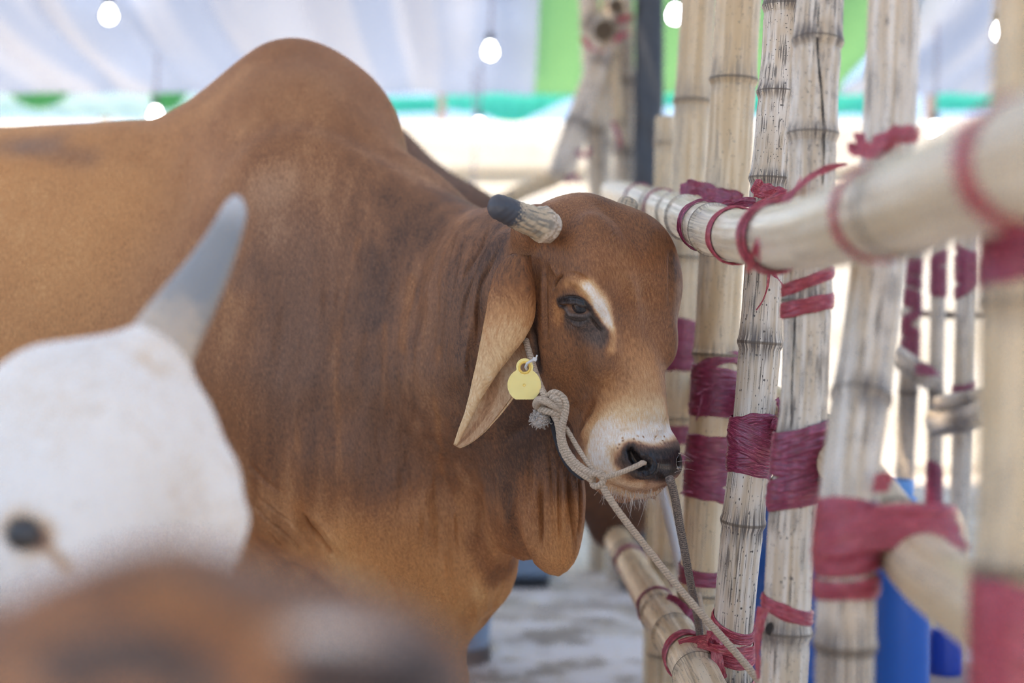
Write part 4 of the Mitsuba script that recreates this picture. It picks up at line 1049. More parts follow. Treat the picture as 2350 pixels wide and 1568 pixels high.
for q, g in zip(hitpx([(1555, 1060), (1556, 1040), (1548, 1085), (1552, 1075), (1540, 1095)]), [HN] * 5):
    t = np.linspace(0, 1, 7)[:, None]
    if np.isnan(q).any(): continue
    v, f, _ = tube(q + (HN * .6 + np.array([.6, 0, rd.normal(-.2, .4)])) * rd.uniform(.02, .04) * t + np.array([0, 0, -.006]) * t ** 2, .00025 * (1.1 - t[:, 0]), 4, caps=False); parts.append((v, f))
k = obj('whiskers', tri(*cat_meshes(parts)), 'whisker', BULL, smooth=True, label='pale bristly whiskers under the chin'); labels[k]['kind'] = 'stuff'
# ---------------------------------------------------------------- halter, ropes and ear tag of the bull
def rope_fn(a, b):
    def fn(p, n, uv):
        t = mikit.noise(p.x * 700, p.y * 700, p.z * 700); w = dr.sin(uv.x * 6.2832 * 3 + uv.y * 1400) * .5
        return mikit.mix(a, b, mikit.smoothstep(-.4, .9, w * .5 + t - .3))
    return fn


mat('rope_pale', mikit.proc(rope_fn((.34, .26, .19), (.66, .53, .40))), .85, .2)
mat('rope_dark', mikit.proc(rope_fn((.07, .06, .06), (.36, .29, .24))), .85, .2)
mat('rope_black', (.035, .035, .042), .8)


def rope(pts, r, n=None, pitch=.011, seed=0):
    pts = np.asarray(pts, float)
    L = np.linalg.norm(np.diff(pts, axis=0), axis=1).sum(); n = n or max(20, int(L / .0022))
    c = spline(pts, n); s = np.linspace(0, L, n)
    v, f, uv = tube(c, r, 14, prof=lambda i, a: .95 + .08 * np.abs(np.sin(1.5 * a + s[i] / pitch * np.pi)))
    v = v + (meshkit.noise(v * 900, seed)[:, None] - .5) * .0007
    return (v, f), uv


def on_bull(pts, lift):
    """points seen at the given pixels, lying on the hide (lifted towards the lens); a third number is an explicit distance"""
    h = hitpx([p[:2] for p in pts]); out = []
    for p, q in zip(pts, h):
        out.append(at(*p) if len(p) == 3 else q + unit(np.array([0, 0, CH]) - q) * lift)
    return np.array(out)


HALTER = thing('halter', 'pale woven rope halter knotted on the cheek of the brown bull', 'halter')


def hrope(name, pts, r, m='rope_pale', lift=None, **kw):
    (v, f), uv = rope(on_bull(pts, r * .8 if lift is None else lift), r, **kw)
    return obj(name, tri(v, f), m, HALTER, smooth=True, uv=uv)


KD = 2.225
hrope('cheek_strap', [(1206, 780, 2.30), (1216, 815, 2.285), (1232, 865, 2.265), (1246, 900, KD + .01), (1256, 922, KD)], .0054)
hrope('cheek_strap', [(1238, 880, 2.285), (1243, 905, 2.26), (1250, 930, 2.24)], .0048, 'rope_dark')
KNOT = obj('knot', tri(*rope([at(*p) for p in ((1250, 932, KD + .012), (1231, 930, KD), (1238, 918, KD - .012), (1262, 926, KD - .016), (1285, 940, KD - .012), (1292, 952, KD), (1280, 956, KD + .01))], .0062)[0]), 'rope_pale', HALTER, smooth=True)
for pts in (((1258, 918, KD + .006), (1262, 906, KD - .006), (1276, 902, KD - .014), (1288, 910, KD - .012), (1292, 928, KD - .008), (1284, 944, KD), (1270, 940, KD + .008)),
            ((1266, 912, KD - .014), (1278, 918, KD - .020), (1284, 932, KD - .016), (1276, 948, KD - .006)),
            ((1240, 940, KD + .004), (1256, 944, KD - .010), (1276, 950, KD - .010), (1288, 958, KD))):
    (v, f), uv = rope([at(*p) for p in pts], .0056); obj('loop', tri(v, f), 'rope_pale', KNOT, smooth=True, uv=uv)
hrope('noseband', [(1286, 908, KD - .012), (1297, 925, KD - .014), (1295, 955, KD - .012), (1289, 985, KD - .008), (1292, 1015, KD - .006), (1308, 1048, KD - .012), (1334, 1074, KD - .022), (1366, 1092, KD - .032)], .0062)
hrope('noseband', [(1264, 944, KD - .006), (1279, 968, KD - .006), (1284, 995, KD - .003), (1288, 1022, KD - .001), (1304, 1056, KD - .008), (1330, 1083, KD - .020), (1364, 1104, KD - .030)], .0056)
hrope('noseband', [(1297, 980, KD + .002), (1318, 1015, KD), (1340, 1050, KD - .010), (1368, 1088, KD - .026)], .0040)
hrope('noseband', [(1262, 948, KD + .012), (1272, 985, KD + .014), (1285, 1030, KD + .012), (1305, 1068, KD + .004), (1340, 1096, KD - .012)], .0052, 'rope_black')
tuft = []
rt = np.random.default_rng(5); TC = at(1238, 962, KD + .004)
m = trimesh.creation.icosphere(3, .0125); m.vertices = m.vertices * (1 + .25 * (meshkit.noise(m.vertices * 420, 2)[:, None] - .5)); m.apply_translation(TC)
tuft.append((np.array(m.vertices), np.array(m.faces)))
for i in range(420):
    d = unit(rt.normal(0, 1, 3)); a = TC + d * .0115
    e = a + (d * .35 + rt.normal(0, .6, 3)) * .0036
    tuft.append(tube(np.array([a, (a + e) / 2 + rt.normal(0, .001, 3), e, e + rt.normal(0, .002, 3)]), .0007, 4, caps=False)[:2])
mat('frayed', mikit.proc(lambda p, n, uv: mikit.mix((.62, .56, .50), (.34, .29, .25), mikit.noise(p.x * 500, p.y * 500, p.z * 500))), .9, .1)
k = obj('frayed_end', tri(*cat_meshes(tuft)), 'frayed', HALTER, smooth=True, label='fluffy frayed rope end under the knot'); labels[k]['kind'] = 'stuff'
ND = KD - .034
(v, f), uv = rope([at(*p) for p in ((1362, 1100, ND + .01), (1366, 1116, ND - .002), (1378, 1112, ND - .008), (1386, 1096, ND - .006), (1378, 1086, ND), (1366, 1090, ND + .004))], .0050); NK = obj('nose_knot', tri(v, f), 'rope_pale', HALTER, smooth=True, uv=uv)
(v, f), uv = rope([at(*p) for p in ((1358, 1096, ND), (1368, 1088, ND - .008), (1382, 1098, ND - .009), (1380, 1112, ND - .003))], .0046); obj('loop', tri(v, f), 'rope_pale', NK, smooth=True, uv=uv)
nost = hitpx([(1476, 1064)])[0]
hrope('nose_cord', [(1380, 1098, ND - .004), (1405, 1091, ND - .016), (1432, 1082, ND - .024), (1456, 1072, ND - .026), (1474, 1063, nost[1] - .002), (1480, 1062, nost[1] + .012)], .0041)
LEAD = thing('lead_rope', 'taut pale lead rope running from the nose knot down past the low rail', 'rope')
(v, f), uv = rope([at(*p) for p in ((1378, 1108, ND - .002), (1404, 1152, ND - .008), (1470, 1240, 2.19), (1560, 1352, 2.175), (1650, 1455, 2.16), (1740, 1562, 2.14), (1800, 1660, 2.12))], .0056); obj('cord', tri(v, f), 'rope_pale', LEAD, smooth=True, uv=uv)
(v, f), uv = rope([at(*p) for p in ((1536, 1098, 2.24), (1546, 1130, 2.26), (1558, 1195, 2.30), (1572, 1270, 2.34), (1590, 1365, 2.40), (1604, 1440, 2.45), (1608, 1490, 2.46))], .0068)
one('lead_rope', tri(v, f), 'rope_dark', 'thick speckled dark rope hanging from the far side of the muzzle behind the low rail', 'rope', smooth=True, uv=uv)
(v, f), uv = rope([at(*p) for p in ((1505, 1090, 2.98), (1525, 1150, 2.96), (1543, 1225, 2.94), (1566, 1330, 2.92), (1580, 1400, 2.90))], .0095)
one('lead_rope', tri(v, f), mat('rope_white', (.62, .62, .64), .8), 'soft out of focus whitish rope behind the speckled rope', 'rope', smooth=True, uv=uv)
(v, f), uv = rope([at(*p) for p in ((1603, 1362, 2.55), (1609, 1395, 2.55), (1618, 1435, 2.53), (1626, 1470, 2.50))], .0050)
one('lead_rope', tri(v, f), 'rope_pale', 'short loose rope end standing between the low rail and the thick post', 'rope', smooth=True, uv=uv)

TD = 2.235
TAG = thing('ear_tag', 'round yellow plastic ear tag with a flattened lower edge', 'ear tag')
import shapely
from shapely.geometry import Polygon, Point
px2m = TD / F
disc = Point(1203, 884).buffer(38.5, 48).union(Polygon([(1186, 852), (1190, 838), (1218, 838), (1222, 852), (1232, 862), (1174, 862)])).union(Point(1204, 842).buffer(19.5, 32)).intersection(shapely.box(1100, 800, 1300, 917)).buffer(-4).buffer(8).buffer(-4)
disc = disc.difference(Point(1204, 844).buffer(9.5, 24))


def plate(poly, d, thick, bevel=1.2):
    """a flat plate drawn in pixels, set upright at distance d with rounded edges"""
    ms = []
    for o, z0, z1 in ((0, -.5, .5), (bevel, -.75, .75)):
        q = poly.buffer(-o) if o else poly
        m = trimesh.creation.extrude_polygon(q, thick * (z1 - z0), engine='earcut'); x = np.array(m.vertices)
        ms.append((np.stack([(x[:, 0] - W / 2) * d / F, d + x[:, 2] + thick * z0, CH - (x[:, 1] - H / 2) * d / F], 1), np.array(m.faces)))
    return tri(*cat_meshes(ms))


mat('tag_yellow', mikit.proc(lambda p, n, uv: mikit.mix((.96, .80, .30), (.90, .72, .25), mikit.fbm(p.x * 60, p.y * 60, p.z * 60, 2))), .28, .5, clearcoat=.3)
mat('tag_rim', (.88, .58, .12), .35, .5)
obj('plate', plate(disc, TD, .0016), 'tag_yellow', TAG, smooth=25)
t = np.arange(49) / 48 * 2 * np.pi
v, f, uv = tube(np.stack([(1204 - W / 2 + 12.5 * np.cos(t)) * px2m, 0 * t + TD - .0012, CH - (844 - H / 2 + 12.5 * np.sin(t)) * px2m], 1), .0019, 12, caps=False); obj('eyelet', tri(v, f), 'tag_rim', TAG, smooth=True, label='raised orange yellow eyelet ring')
t = np.arange(25) / 24 * 2 * np.pi
v, f, uv = tube(np.stack([(1203 - W / 2 + 2.6 * np.cos(t)) * px2m, 0 * t + TD - .0012, CH - (884 - H / 2 + 2.6 * np.sin(t)) * px2m], 1), .0006, 8, caps=False); obj('pip', tri(v, f), 'tag_rim', TAG, smooth=True, label='tiny moulded ring in the middle of the plate')
mat('tie_white', (.62, .60, .58), .4, .5)
v, f, uv = tube(np.array([at(*p) for p in ((1209, 848, TD + .004), (1206, 843, TD - .002), (1210, 834, TD - .006), (1220, 828, TD - .006), (1230, 826, TD - .002))]), .0021, 10); TIE = obj('cable_tie', tri(v, f), 'tie_white', TAG, smooth=True, label='whitish plastic cable tie through the eyelet')
q = at(1227, 825, TD - .005); m = box(-.0035, .0035, -.003, .003, -.0030, .0030, .0008); m.apply_transform(trimesh.transformations.rotation_matrix(.35, [0, 1, 0])); m.apply_translation(q); obj('tie_head', m, 'tie_white', TIE, smooth=False)
v, f, uv = tube(np.array([at(*p) for p in ((1227, 826, TD - .005), (1231, 820, TD - .005), (1233, 815, TD - .005))]), .0013, 8); obj('tie_tail', tri(v, f), 'tie_white', TIE, smooth=True)
# ---------------------------------------------------------------- the other cattle
def finish(name, label, body, lo, hi, h, paint, coat, tone0, warm0):
    V, Fc = mesh_body(body, lo, hi, h); V = body.project(V, Fc, 2)
    b = Brush(V); tn = np.full(len(V), tone0) + (meshkit.fbm(V * 8, 3, 2) - .5) * .08; wm = np.full(len(V), warm0)
    for pts, r, u, w_, k in paint:
        hpt = body.hit([p[0] for p in pts], [p[1] for p in pts]); ok = ~np.isnan(hpt).any(1)
        if not ok.any(): continue
        w = b.weight(hpt[ok], r * np.nanmean(hpt[ok][:, 1]) / F) * k
        tn += (u - tn) * w; wm += (w_ - wm) * w
    k = thing(name, label, name)
    obj('body', tri(V, Fc), coat, k, smooth=True, uv=np.stack([tn, wm], 1))
    return k


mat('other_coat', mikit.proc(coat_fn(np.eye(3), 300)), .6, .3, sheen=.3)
# dark bull behind
b = Body()
b.cap([at(-900, 760, 4.5), at(-100, 740, 4.3), at(650, 720, 4.15)], [.30, .38, .36], k=.1)
b.ell(at(745, 285, 4.1), [.19, .14, .19], k=.10)
b.cap([at(800, 620, 4.1), at(1010, 640, 4.0), at(1180, 800, 3.9)], [.34, .24, .15], k=.10)
b.cap([at(880, 420, 4.1), at(1060, 560, 4.0)], [.15, .11], k=.1)
b.cap([at(1190, 800, 3.9), at(1290, 960, 3.95), at(1380, 1120, 4.04), at(1420, 1195, 4.06)], [.15, .13, .090, .072], k=.05)
b.ell(at(1395, 1205, 4.06), [.058, .05, .066], k=.03)
b.ell(at(1470, 1172, 4.06), [.058, .05, .052], k=.03)
b.cap([at(1120, 900, 3.95), at(1180, 1120, 3.95)], [.09, .05], k=.06)
for x, dy in ((-.62, .16), (-.66, -.14), (-2.1, .15), (-2.05, -.15)):
    b.cap([[x, 4.18 + dy, .75], [x + .02, 4.18 + dy, .38], [x + .02, 4.18 + dy, .03]], [.13, .06, .055], k=.06)
k = finish('bull', 'dark brown bull half hidden behind the large bull, its muzzle low under the whiskers', b, [-2.7, 3.5, -.02], [.75, 4.8, 1.9], .03, [([(1000, 420), (930, 300)], 80, .33, .3, .8)], 'other_coat', .25, .45)
for p, q in (((1262, 900), (1200, 850)),):
    v, f, uv = tube(np.array([at(1235, 820, 3.85), at(1215, 790, 3.82), at(1190, 770, 3.80)]), [.03, .025, .006], 16); obj('horn', tri(v, f), 'bull_horn', k, smooth=True, uv=uv)

# white bull at the left, its head turned down
w = Body(); D = 1.34
w.ell(at(215, 1035, D), [.105, .095, .098], k=.04)
w.ell(at(112, 905, D), [.040, .05, .040], k=.012); w.ell(at(262, 885, D), [.046, .05, .039], k=.012)
w.ell(at(335, 1020, D + .03), [.050, .06, .066], k=.05)
w.cap([at(385, 985, D + .01), at(462, 1115, D), at(522, 1195, D - .01), at(545, 1272, D - .015)], [.033, .034, .016, .004], k=.02)
w.cap([at(180, 1080, D - .02), at(60, 1270, D - .07), at(-120, 1500, D - .10), at(-200, 1620, D - .11)], [.105, .095, .070, .060], k=.05)
w.cap([at(160, 1110, 1.5), at(-260, 1150, 1.85)], [.11, .16], k=.06)
w.ell([-1.45, 2.05, .80], [.66, .24, .34], k=.1)
for x, dy in ((-1.0, .12), (-1.02, -.12), (-1.9, .12), (-1.88, -.12)):
    w.cap([[x, 2.05 + dy, .6], [x, 2.05 + dy, .3], [x, 2.05 + dy, .03]], [.1, .05, .05], k=.05)
w.cap([at(330, 850, D), at(352, 815, D)], [.034, .030], k=.03)
w.cap([at(300, 1190, D), at(455, 1255, D), at(470, 1330, D)], [.05, .030, .026], k=.02)
WE = (52, 1222)
w_plain = Body(); w_plain.parts = list(w.parts)
es = w_plain.hit([WE[0]], [WE[1]])[0]; en = unit(w_plain.grad(es[None])[0])
w.ell(es, [.013, .013, .013], k=.012, op='s')
k = finish('bull', 'white bull with a long grey horn, blurred at the lower left', w, [-2.2, .95, -.02], [.0, 2.4, 1.3], .009,
           [([WE, (80, 1235)], 34, .06, .3, 1.), ([(95, 1250), (125, 1275), (155, 1295)], 12, .45, .3, .8), ([(330, 820), (370, 850)], 22, .75, .4, .5)], 'other_coat', .985, .33)
mat('white_hide', (.8, .8, .8), .7)
m = trimesh.creation.icosphere(3, .0155); m.apply_translation(es - en * .012); obj('eye', m, 'bull_eye', k, smooth=True, label='dark eye')


def grey_horn(p, n, uv):
    s = uv.y / .21; g = mikit.noise(p.x * 120, p.y * 120, p.z * 120)
    c = mikit.mix((.50, .42, .34), (.25, .26, .27), mikit.smoothstep(.16, .40, s + (g - .5) * .15))
    return mikit.mix(c, (.62, .62, .63), mikit.smoothstep(.75, 1.0, s) * .7)


mat('grey_horn', mikit.proc(grey_horn), .3, .55)
c = spline(np.array([at(345, 850, 1.34), at(372, 790, 1.35), at(424, 705, 1.37), at(482, 610, 1.40), at(523, 525, 1.42), at(540, 470, 1.43), at(541, 447, 1.43)]), 70)
L = np.linspace(0, 1, 70); r = .0345 * (1 - .72 * L ** 1.15) * np.sqrt(np.clip(1 - ((L - .9) / .1).clip(0) ** 2, 0, 1)) + .0005
v, f, uv = tube(c, r, 32); obj('horn', tri(v, f), 'grey_horn', k, smooth=True, uv=uv, label='long upright grey horn, brownish at its base')

# brown cow closest to the lens
n = Body(); D = .54
n.ell(at(415, 1545, D), [.0490, .05, .0470], k=.02)
n.ell(at(140, 1630, D), [.0400, .045, .030], k=.02)
n.ell(at(700, 1610, D - .01), [.060, .05, .0445], k=.02)
n.ell(at(890, 1610, D - .02), [.033, .035, .026], k=.012)
n.cap([at(250, 1700, D + .02), at(-250, 1950, D + .1)], [.06, .10], k=.04)
n.cap([at(-250, 1950, D + .1), [-.55, .75, .60]], [.10, .16], k=.05)
n.ell([-1.05, .85, .55], [.5, .22, .27], k=.08)
for x, dy in ((-.75, .1), (-.75, -.1), (-1.4, .1), (-1.4, -.1)):
    n.cap([[x, .85 + dy, .4], [x, .85 + dy, .03]], [.08, .045], k=.04)
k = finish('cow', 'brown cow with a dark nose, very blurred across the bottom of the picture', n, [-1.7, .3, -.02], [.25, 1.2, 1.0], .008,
           [([(200, 1400), (235, 1375)], 70, .26, .5, .8), ([(420, 1300), (500, 1320)], 90, .36, .35, .7), ([(140, 1390), (60, 1420)], 60, .44, .8, .7), ([(351, 1375), (420, 1420)], 70, .46, .8, .7), ([(100, 1448), (300, 1440)], 26, .56, .55, .8),
            ([(150, 1530), (330, 1500), (470, 1550)], 60, .14, .0, 1.), ([(60, 1500), (200, 1490)], 30, .2, .1, .8), ([(40, 1560)], 40, .7, .5, .9), ([(604, 1500), (600, 1540)], 60, .50, .7, .8), ([(480, 1480), (530, 1450)], 50, .34, .7, .7),
            ([(560, 1290), (700, 1340), (800, 1370)], 50, .36, .1, .9), ([(740, 1535), (850, 1540), (940, 1560)], 85, .03, .2, 1.), ([(930, 1450), (1020, 1530), (1060, 1560)], 60, .24, .0, 1.), ([(680, 1450), (780, 1450), (880, 1462)], 34, .95, .0, 1.)], 'other_coat', .36, .42)  # last stroke paints the pale highlight of a wet nose into the coat
# ---------------------------------------------------------------- things farther back
d_far = lambda rows: rows[0][2] > 4.2
BG = 'blurred bamboo poles of the far cluster'
for rows, r, ny, top, m, lab in (
    ([(1352, 0, 4.7), (1358, 120, 4.7), (1362, 200, 4.7)], .034, (60, 300), 2.6, 'bamboo_grey', 'pale blurred pole left of the hollow pole end in the far cluster'),
    ([(1400, 0, 4.75), (1392, 200, 4.75), (1382, 420, 4.75), (1378, 700, 4.75)], .029, (150, 330, 520), 2.6, 'bamboo_grey', 'slim bluish pole in the middle of the far cluster'),
    ([(1428, 0, 4.5), (1432, 200, 4.5), (1430, 420, 4.5), (1426, 700, 4.5)], .0325, (50, 188, 350, 520), 2.6, 'bamboo_grey', 'knobbly pale pole of the far cluster beside the black pipe'),
    ([(1526, 268, 3.95), (1522, 450, 3.95), (1514, 700, 3.95), (1508, 1000, 3.95)], .027, (330, 560, 800), None, 'bamboo_tan', 'short pale pole cut off between the black pipe and the fence')):
    P = path_px([(x, y, d * 1.30) for x, y, d in rows] if d_far(rows) else rows, True, top)
    bamboo(lab, P, r * (1.30 if d_far(rows) else 1), arc_of(P, ny), m, BG, seed=20 + len(lab) % 7)


def cut_pole(label, a, b, r, seed):
    """a pole whose near end is cut square and hollow"""
    k = bamboo(label, np.array([a, a * .5 + b * .5, b]), r, (.12, .42), 'bamboo_grey', None, seed=seed, name='bamboo_pole', cat='bamboo pole')
    t = unit(a - b); x = unit(np.cross(t, [0, 0, 1])); y = np.cross(t, x); q = np.arange(24) / 24 * 2 * np.pi
    ring = a + t * .003 + r * .72 * (np.cos(q)[:, None] * x + np.sin(q)[:, None] * y)
    rim = a + t * .001 + r * .98 * (np.cos(q)[:, None] * x + np.sin(q)[:, None] * y)
    deep = a - t * .001 + r * .70 * (np.cos(q)[:, None] * x + np.sin(q)[:, None] * y)
    i = np.arange(24); j = (i + 1) % 24
    obj('cut_end', (np.vstack([rim, ring, deep, [a + t * .0005]]), np.vstack([np.stack([i, j, j + 24], 1), np.stack([i, j + 24, i + 24], 1), np.stack([i + 24, j + 24, np.full(24, 72)], 1)])), 'hollow', k, smooth=False, label='dark hollow cut end')
    return k


cut_pole('bamboo pole with its hollow cut end facing the lens, tied in the far cluster', at(1386, 70, 5.65), at(1378, 40, 7.28), 0.044, 31)
cut_pole('small hollow pole end at the top edge above the far cluster', at(1414, 14, 5.65), at(1404, -20, 7.02), 0.031, 32)
bamboo('blurred bluish brace slanting down to the left in the far cluster', np.array([at(1400, 90, 5.79), at(1345, 235, 5.72), at(1284, 408, 5.65)]), .052, (.13, .4), 'bamboo_grey', None, seed=33, name='bamboo_brace', cat='bamboo brace')
bamboo('tan brace sloping behind the poll of the bull towards the far cluster', np.array([at(1095, 490, 5.98), at(1200, 440, 5.85), at(1298, 400, 5.75)]), .031, (.2, .5), 'bamboo_tan', None, seed=34, name='bamboo_brace', cat='bamboo brace')
bamboo('thin tan stick under the hollow pole end in the far cluster', np.array([at(1398, 60, 5.75), at(1412, 200, 5.75), at(1424, 330, 5.72)]), .022, (.13, .4), 'bamboo_tan', None, seed=35, name='bamboo_stick', cat='bamboo stick')
lash('pinkish twine round the hollow pole end in the far cluster', [], [px_strand([(1335, 85, 5.56), (1350, 105, 5.55), (1375, 118, 5.55), (1400, 108, 5.55), (1418, 80, 5.56), (1448, 60, 5.59)], 0.026, 90, .1), px_strand([(1410, 95, 5.56), (1432, 80, 5.59), (1452, 76, 5.62)], 0.026, 91, .1), px_strand([(1418, 48, 5.59), (1435, 42, 5.59), (1452, 40, 5.62)], 0.029, 92, .1)], 'twine_red')
lash('faint pink twine where the far brace meets the slim pole', [], [px_strand([(1325, 345, 5.59), (1340, 360, 5.59), (1352, 340, 5.62)], 0.029, 93, .2), px_strand([(1405, 280, 5.67), (1418, 310, 5.67), (1422, 340, 5.67)], 0.026, 94, .2), px_strand([(1300, 420, 5.59), (1320, 405, 5.59), (1330, 420, 5.59)], 0.026, 95, .2)])
mat('black_plastic', mikit.proc(lambda p, n, uv: mikit.mix((.028, .033, .045), (.05, .056, .07), mikit.noise(p.x * 20, p.y * 20, p.z * 60 + p.x * 40))), .34, .5)
P = path_px([(1490, 0, 5.72), (1489, 200, 5.72), (1483, 430, 5.72)], True, 2.6)
c = spline(P, 90); v, f, uv = tube(c, .0592, 30, prof=lambda i, a: 1 + .05 * np.sin(i * .55 + 1.5 * np.sin(a)) * np.sin(a * 2 + i * .2) + .02 * np.sin(3 * a + i * .9))
one('wrapped_pole', tri(v, f), 'black_plastic', 'thick pole wrapped in wrinkled black plastic between the far cluster and the fence', 'pole', smooth=True, uv=uv)

# the far pen at the right, seen between the near posts
FG = 'blurred upright poles of the far pen'
for rows, r, lab in (([(2094, 480, 4.1), (2088, 800, 4.1), (2075, 1100, 4.1)], .027, 'far pen pole nearest to the blurred grey post, wrapped in red'), ([(2158, 480, 4.0), (2150, 800, 4.0), (2144, 1100, 4.0)], .021, 'slim far pen pole in the middle of the gap'), ([(2218, 480, 3.8), (2214, 800, 3.8), (2206, 1100, 3.8)], .027, 'far pen pole beside the nearest post')):
    P = path_px(rows, True, None); q = bamboo(lab, P, r, arc_of(P, (620, 900)), 'bamboo_grey', FG, seed=40 + len(lab) % 5)
    FGP = globals().setdefault('FGP', []); FGP.append(q)
bamboo('pale rail of the far pen running down to the right', np.array([at(2050, 812, 3.98), at(2090, 840, 3.95), at(2135, 872, 3.9)]), .030, (.1,), 'bamboo_grey', None, seed=44, name='bamboo_rail', cat='bamboo rail')
bamboo('thick bluish white rail low in the far pen', np.array([at(2140, 975, 3.75), at(2190, 965, 3.7), at(2270, 945, 3.6)]), .035, (.1,), 'bamboo_grey', None, seed=45, name='bamboo_rail', cat='bamboo rail')
bamboo('thin pale rail above the thick rail of the far pen', np.array([at(2150, 925, 3.72), at(2190, 918, 3.68), at(2270, 905, 3.6)]), .018, (.1,), 'bamboo_grey', None, seed=46, name='bamboo_rail', cat='bamboo rail')
bamboo('thin cross rail high in the far pen', np.array([at(2030, 712, 4.2), at(2150, 722, 4.1), at(2270, 722, 3.95)]), .011, (.2,), 'bamboo_grey', None, seed=47, name='bamboo_rail', cat='bamboo rail')
FL = 'red lashings of the far pen'
lash('long dark red wrapping on the first far pen pole', sleeve(FGP[0], 610, 800, 6, 100, .045, .01), m='twine_maroon', group=FL)
lash('dark red wrapping on the middle far pen pole under the top rail', sleeve(FGP[1], 600, 660, 3, 101, .04, .006), m='twine_maroon', group=FL)
lash('dark red wrapping high on the far pen pole beside the nearest post', sleeve(FGP[2], 575, 660, 4, 102, .04, .01), m='twine_maroon', group=FL)
lash('dark red wrapping low on the far pen pole beside the nearest post', sleeve(FGP[2], 890, 915, 2, 103, .03, .006), m='twine_maroon', group=FL)
lash('crimson twine where the pale far rail meets the middle pole', [], [px_strand([(2100, 848, 3.88), (2130, 850, 3.85), (2160, 862, 3.85)], .035, 104, .1)], group=FL)
lash('dark red wrapping near the foot of the middle far pen pole', sleeve(FGP[1], 1090, 1200, 5, 105, .05, .01), m='twine_maroon', group=FL)


def lathe(prof, n=48):
    """prof: (radius, height) pairs from the bottom up"""
    p = np.asarray(prof, float); t = np.arange(n) / n * 2 * np.pi
    v = np.stack([p[:, None, 0] * np.cos(t), p[:, None, 0] * np.sin(t), p[:, None, 1] + 0 * t], -1).reshape(-1, 3)
    i, j = np.meshgrid(np.arange(len(p) - 1), np.arange(n), indexing='ij'); j2 = (j + 1) % n
    return v, np.stack([i * n + j, i * n + j2, (i + 1) * n + j2, (i + 1) * n + j], -1).reshape(-1, 4)


def stand(m, x, y, z=0.0): return m[0] + [x, y, z], m[1]


mat('blue_plastic', (.012, .10, .42), .28, .5)
mat('light_blue', (.10, .30, .66), .3, .5)
x = (1838 - W / 2) / F * 3.4; R1 = 118 / F * 3.4; t1 = CH - (1152 - H / 2) / F * 3.3
BB = thing('barrel', 'large dark blue plastic barrel behind the cracked pale post', 'barrel')
obj('drum', stand(lathe([(0, .01), (R1 * .94, .01), (R1, .03), (R1, t1 * .32), (R1 * 1.03, t1 * .34), (R1 * 1.03, t1 * .37), (R1, t1 * .39), (R1, t1 * .66), (R1 * 1.03, t1 * .68), (R1 * 1.03, t1 * .71), (R1, t1 * .73), (R1, t1 - .03), (R1 * .95, t1 - .005), (R1 * .6, t1)]), x, 3.4), 'blue_plastic', BB, smooth=40)
obj('lid', stand(lathe([(R1 * 1.01, t1 - .02), (R1 * 1.01, t1 + .004), (R1 * .9, t1 + .01), (R1 * .88, t1), (0, t1)]), x, 3.4), 'blue_plastic', BB, smooth=40)
d2 = 3.15; x = (2062 - W / 2) / F * d2; R2 = 69 / F * d2; t2 = CH - (1215 - H / 2) / F * d2; t3 = CH - (1102 - H / 2) / F * d2; rn = 44 / F * d2
JG = thing('jug', 'bright blue plastic jug with a ribbed neck behind the blurred grey post', 'jug')
obj('vessel', stand(lathe([(0, .01), (R2 * .9, .01), (R2, .03), (R2, t2 - .06), (R2 * .97, t2 - .03), (R2 * .8, t2 + .01), (rn, t2 + .035)]), x, d2), 'blue_plastic', JG, smooth=40)
nk = obj('neck', stand(lathe([(rn, t2 + .03), (rn, t2 + .055), (rn * 1.2, t2 + .06), (rn * 1.2, t2 + .07), (rn, t2 + .075), (rn, t3 - .03), (rn * 1.06, t3 - .025), (rn * 1.06, t3), (rn * .8, t3), (rn * .78, t3 - .05)]), x - .012, d2), 'light_blue', JG, smooth=40, label='pale blue ribbed neck')
x = (2168 - W / 2) / F * 3.5; R3 = 40 / F * 3.5; z0 = CH - (1545 - H / 2) / F * 3.5; z1 = CH - (1440 - H / 2) / F * 3.5
ST = thing('stool', 'pale crate standing under the blue canister at the lower right', 'crate')
obj('slab', box(x - .12, x + .12, 3.4, 3.62, z0 - .05, z0, .008), 'old_wood', ST, smooth=False)
for sx_ in (-1, 1):
    for sy_ in (-1, 1): obj('leg', box(x + sx_ * .10 - .015, x + sx_ * .10 + .015, 3.51 + sy_ * .09 - .015, 3.51 + sy_ * .09 + .015, 0, z0 - .05, .004), 'old_wood', ST, smooth=False)
mat('deep_blue', (.012, .05, .36), .3, .5)
CN = thing('canister', 'dark blue canister standing on the crate at the lower right', 'canister')
obj('shell', stand(lathe([(0, z0), (R3 * .95, z0), (R3, z0 + .008), (R3, z1 - .02), (R3 * .85, z1 - .004), (R3 * .4, z1)]), x, 3.5), 'deep_blue', CN, smooth=40)
obj('cap', stand(lathe([(R3 * .42, z1 - .004), (R3 * .42, z1 + .018), (0, z1 + .02)]), x, 3.5), 'light_blue', CN, smooth=40)

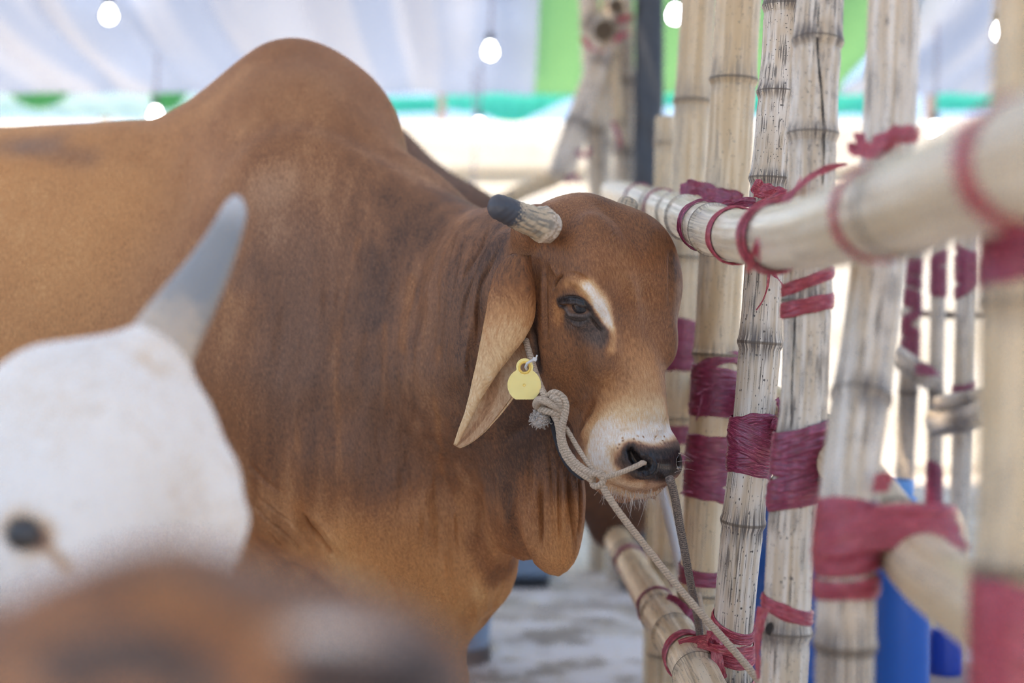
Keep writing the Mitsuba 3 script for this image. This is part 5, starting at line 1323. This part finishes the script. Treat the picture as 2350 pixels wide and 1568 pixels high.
mat('grey_blue', (.20, .28, .40), .35, .5)
mat('dark_rubber', (.02, .024, .032), .5)
xa, xb = (860 - W / 2) / F * 4.5, (1136 - W / 2) / F * 4.5; zt_ = CH - (1365 - H / 2) / F * 4.5
TB = thing('tub', 'grey blue plastic feed tub half hidden behind the foreleg of the large bull', 'tub')
xm, Rt = (xa + xb) / 2, (xb - xa) / 2
obj('bowl', stand(lathe([(0, .03), (Rt * .9, .03), (Rt * .93, .10), (Rt * .96, zt_ - .03), (Rt, zt_ - .025), (Rt, zt_), (Rt * .93, zt_), (Rt * .86, .06), (0, .05)]), xm, 4.55), 'grey_blue', TB, smooth=40)
obj('foot', stand(lathe([(0, -.02), (Rt * .92, -.02), (Rt * .92, .035), (0, .04)]), xm, 4.55), 'dark_rubber', TB, smooth=40, label='dark base ring')
xa, xb = (960 - W / 2) / F * 5.9, (1268 - W / 2) / F * 5.9
TR = thing('trough', 'low grey blue trough on the ground seen under the brisket of the large bull', 'trough')
obj('basin', box(xa, xb, 5.7, 6.1, .05, .16, .02), 'grey_blue', TR, smooth=False)
obj('skid', box(xa + .02, xb - .02, 5.72, 6.08, -.02, .06, .01), 'dark_rubber', TR, smooth=False, label='dark skid')

# bulbs on hanging cords
mat('socket', (.02, .024, .035), .5); mat('cord', (.30, .27, .36), .7)
scene['bulb_glass'] = {'type': 'twosided', 'bsdf': {'type': 'diffuse', 'reflectance': rgb(.9, .9, .9)}}
BL = 'lit bulbs hanging from the tent roof'
for px, py, d, lab in ((250, 37, 7.1, 'lit bulb high at the left, above the back of the large bull'), (1125, 120, 7.3, 'lit bulb in front of the pale roof right of the hump'), (1100, 293, 8.3, 'lit bulb before the top of the wall right of the hump'), (1086, 468, 8.4, 'lit bulb low before the wall, just left of the horn'),
                       (357, 266, 8.2, 'lit bulb half sunk behind the back of the large bull'), (1549, 37, 6.6, 'lit bulb before the green cloth, left of the fence posts'), (2146, 302, 7.6, 'lit bulb above the thick near stretch of the top rail'), (2296, 76, 7.0, 'lit bulb peeping out left of the nearest post')):
    k = thing('light_bulb', lab, 'light bulb', BL); q = at(px, py, d); R = .034
    g = lathe([(.0005, -R * 1.0), (R * .35, -R * .93), (R * .7, -R * .70), (R * .93, -R * .33), (R, 0), (R * .93, R * .4), (R * .7, R * .85), (R * .48, R * 1.3), (R * .42, R * 1.5)], 24)
    kk = obj('glass', stand(g, *q), 'bulb_glass', k, smooth=True, emitter={'type': 'area', 'radiance': rgb(9, 9, 9.2)})
    obj('socket', stand(lathe([(.0, R * 1.4), (R * .55, R * 1.4), (R * .6, R * 2.6), (R * .3, R * 3.0), (0, R * 3.0)], 20), *q), 'socket', k, smooth=40)
    zr = RZ + RS * (RY - q[1]) + .05
    v, f, uv = tube(np.array([q + [0, 0, R * 2.9], q + [.01, 0, (zr - q[2]) * .5], [q[0], q[1], zr]]) if zr > q[2] + .2 else np.array([q + [0, 0, R * 2.9], [q[0], q[1], zr + .1]]), .006, 8); obj('cord', tri(v, f), 'cord', k, smooth=True)
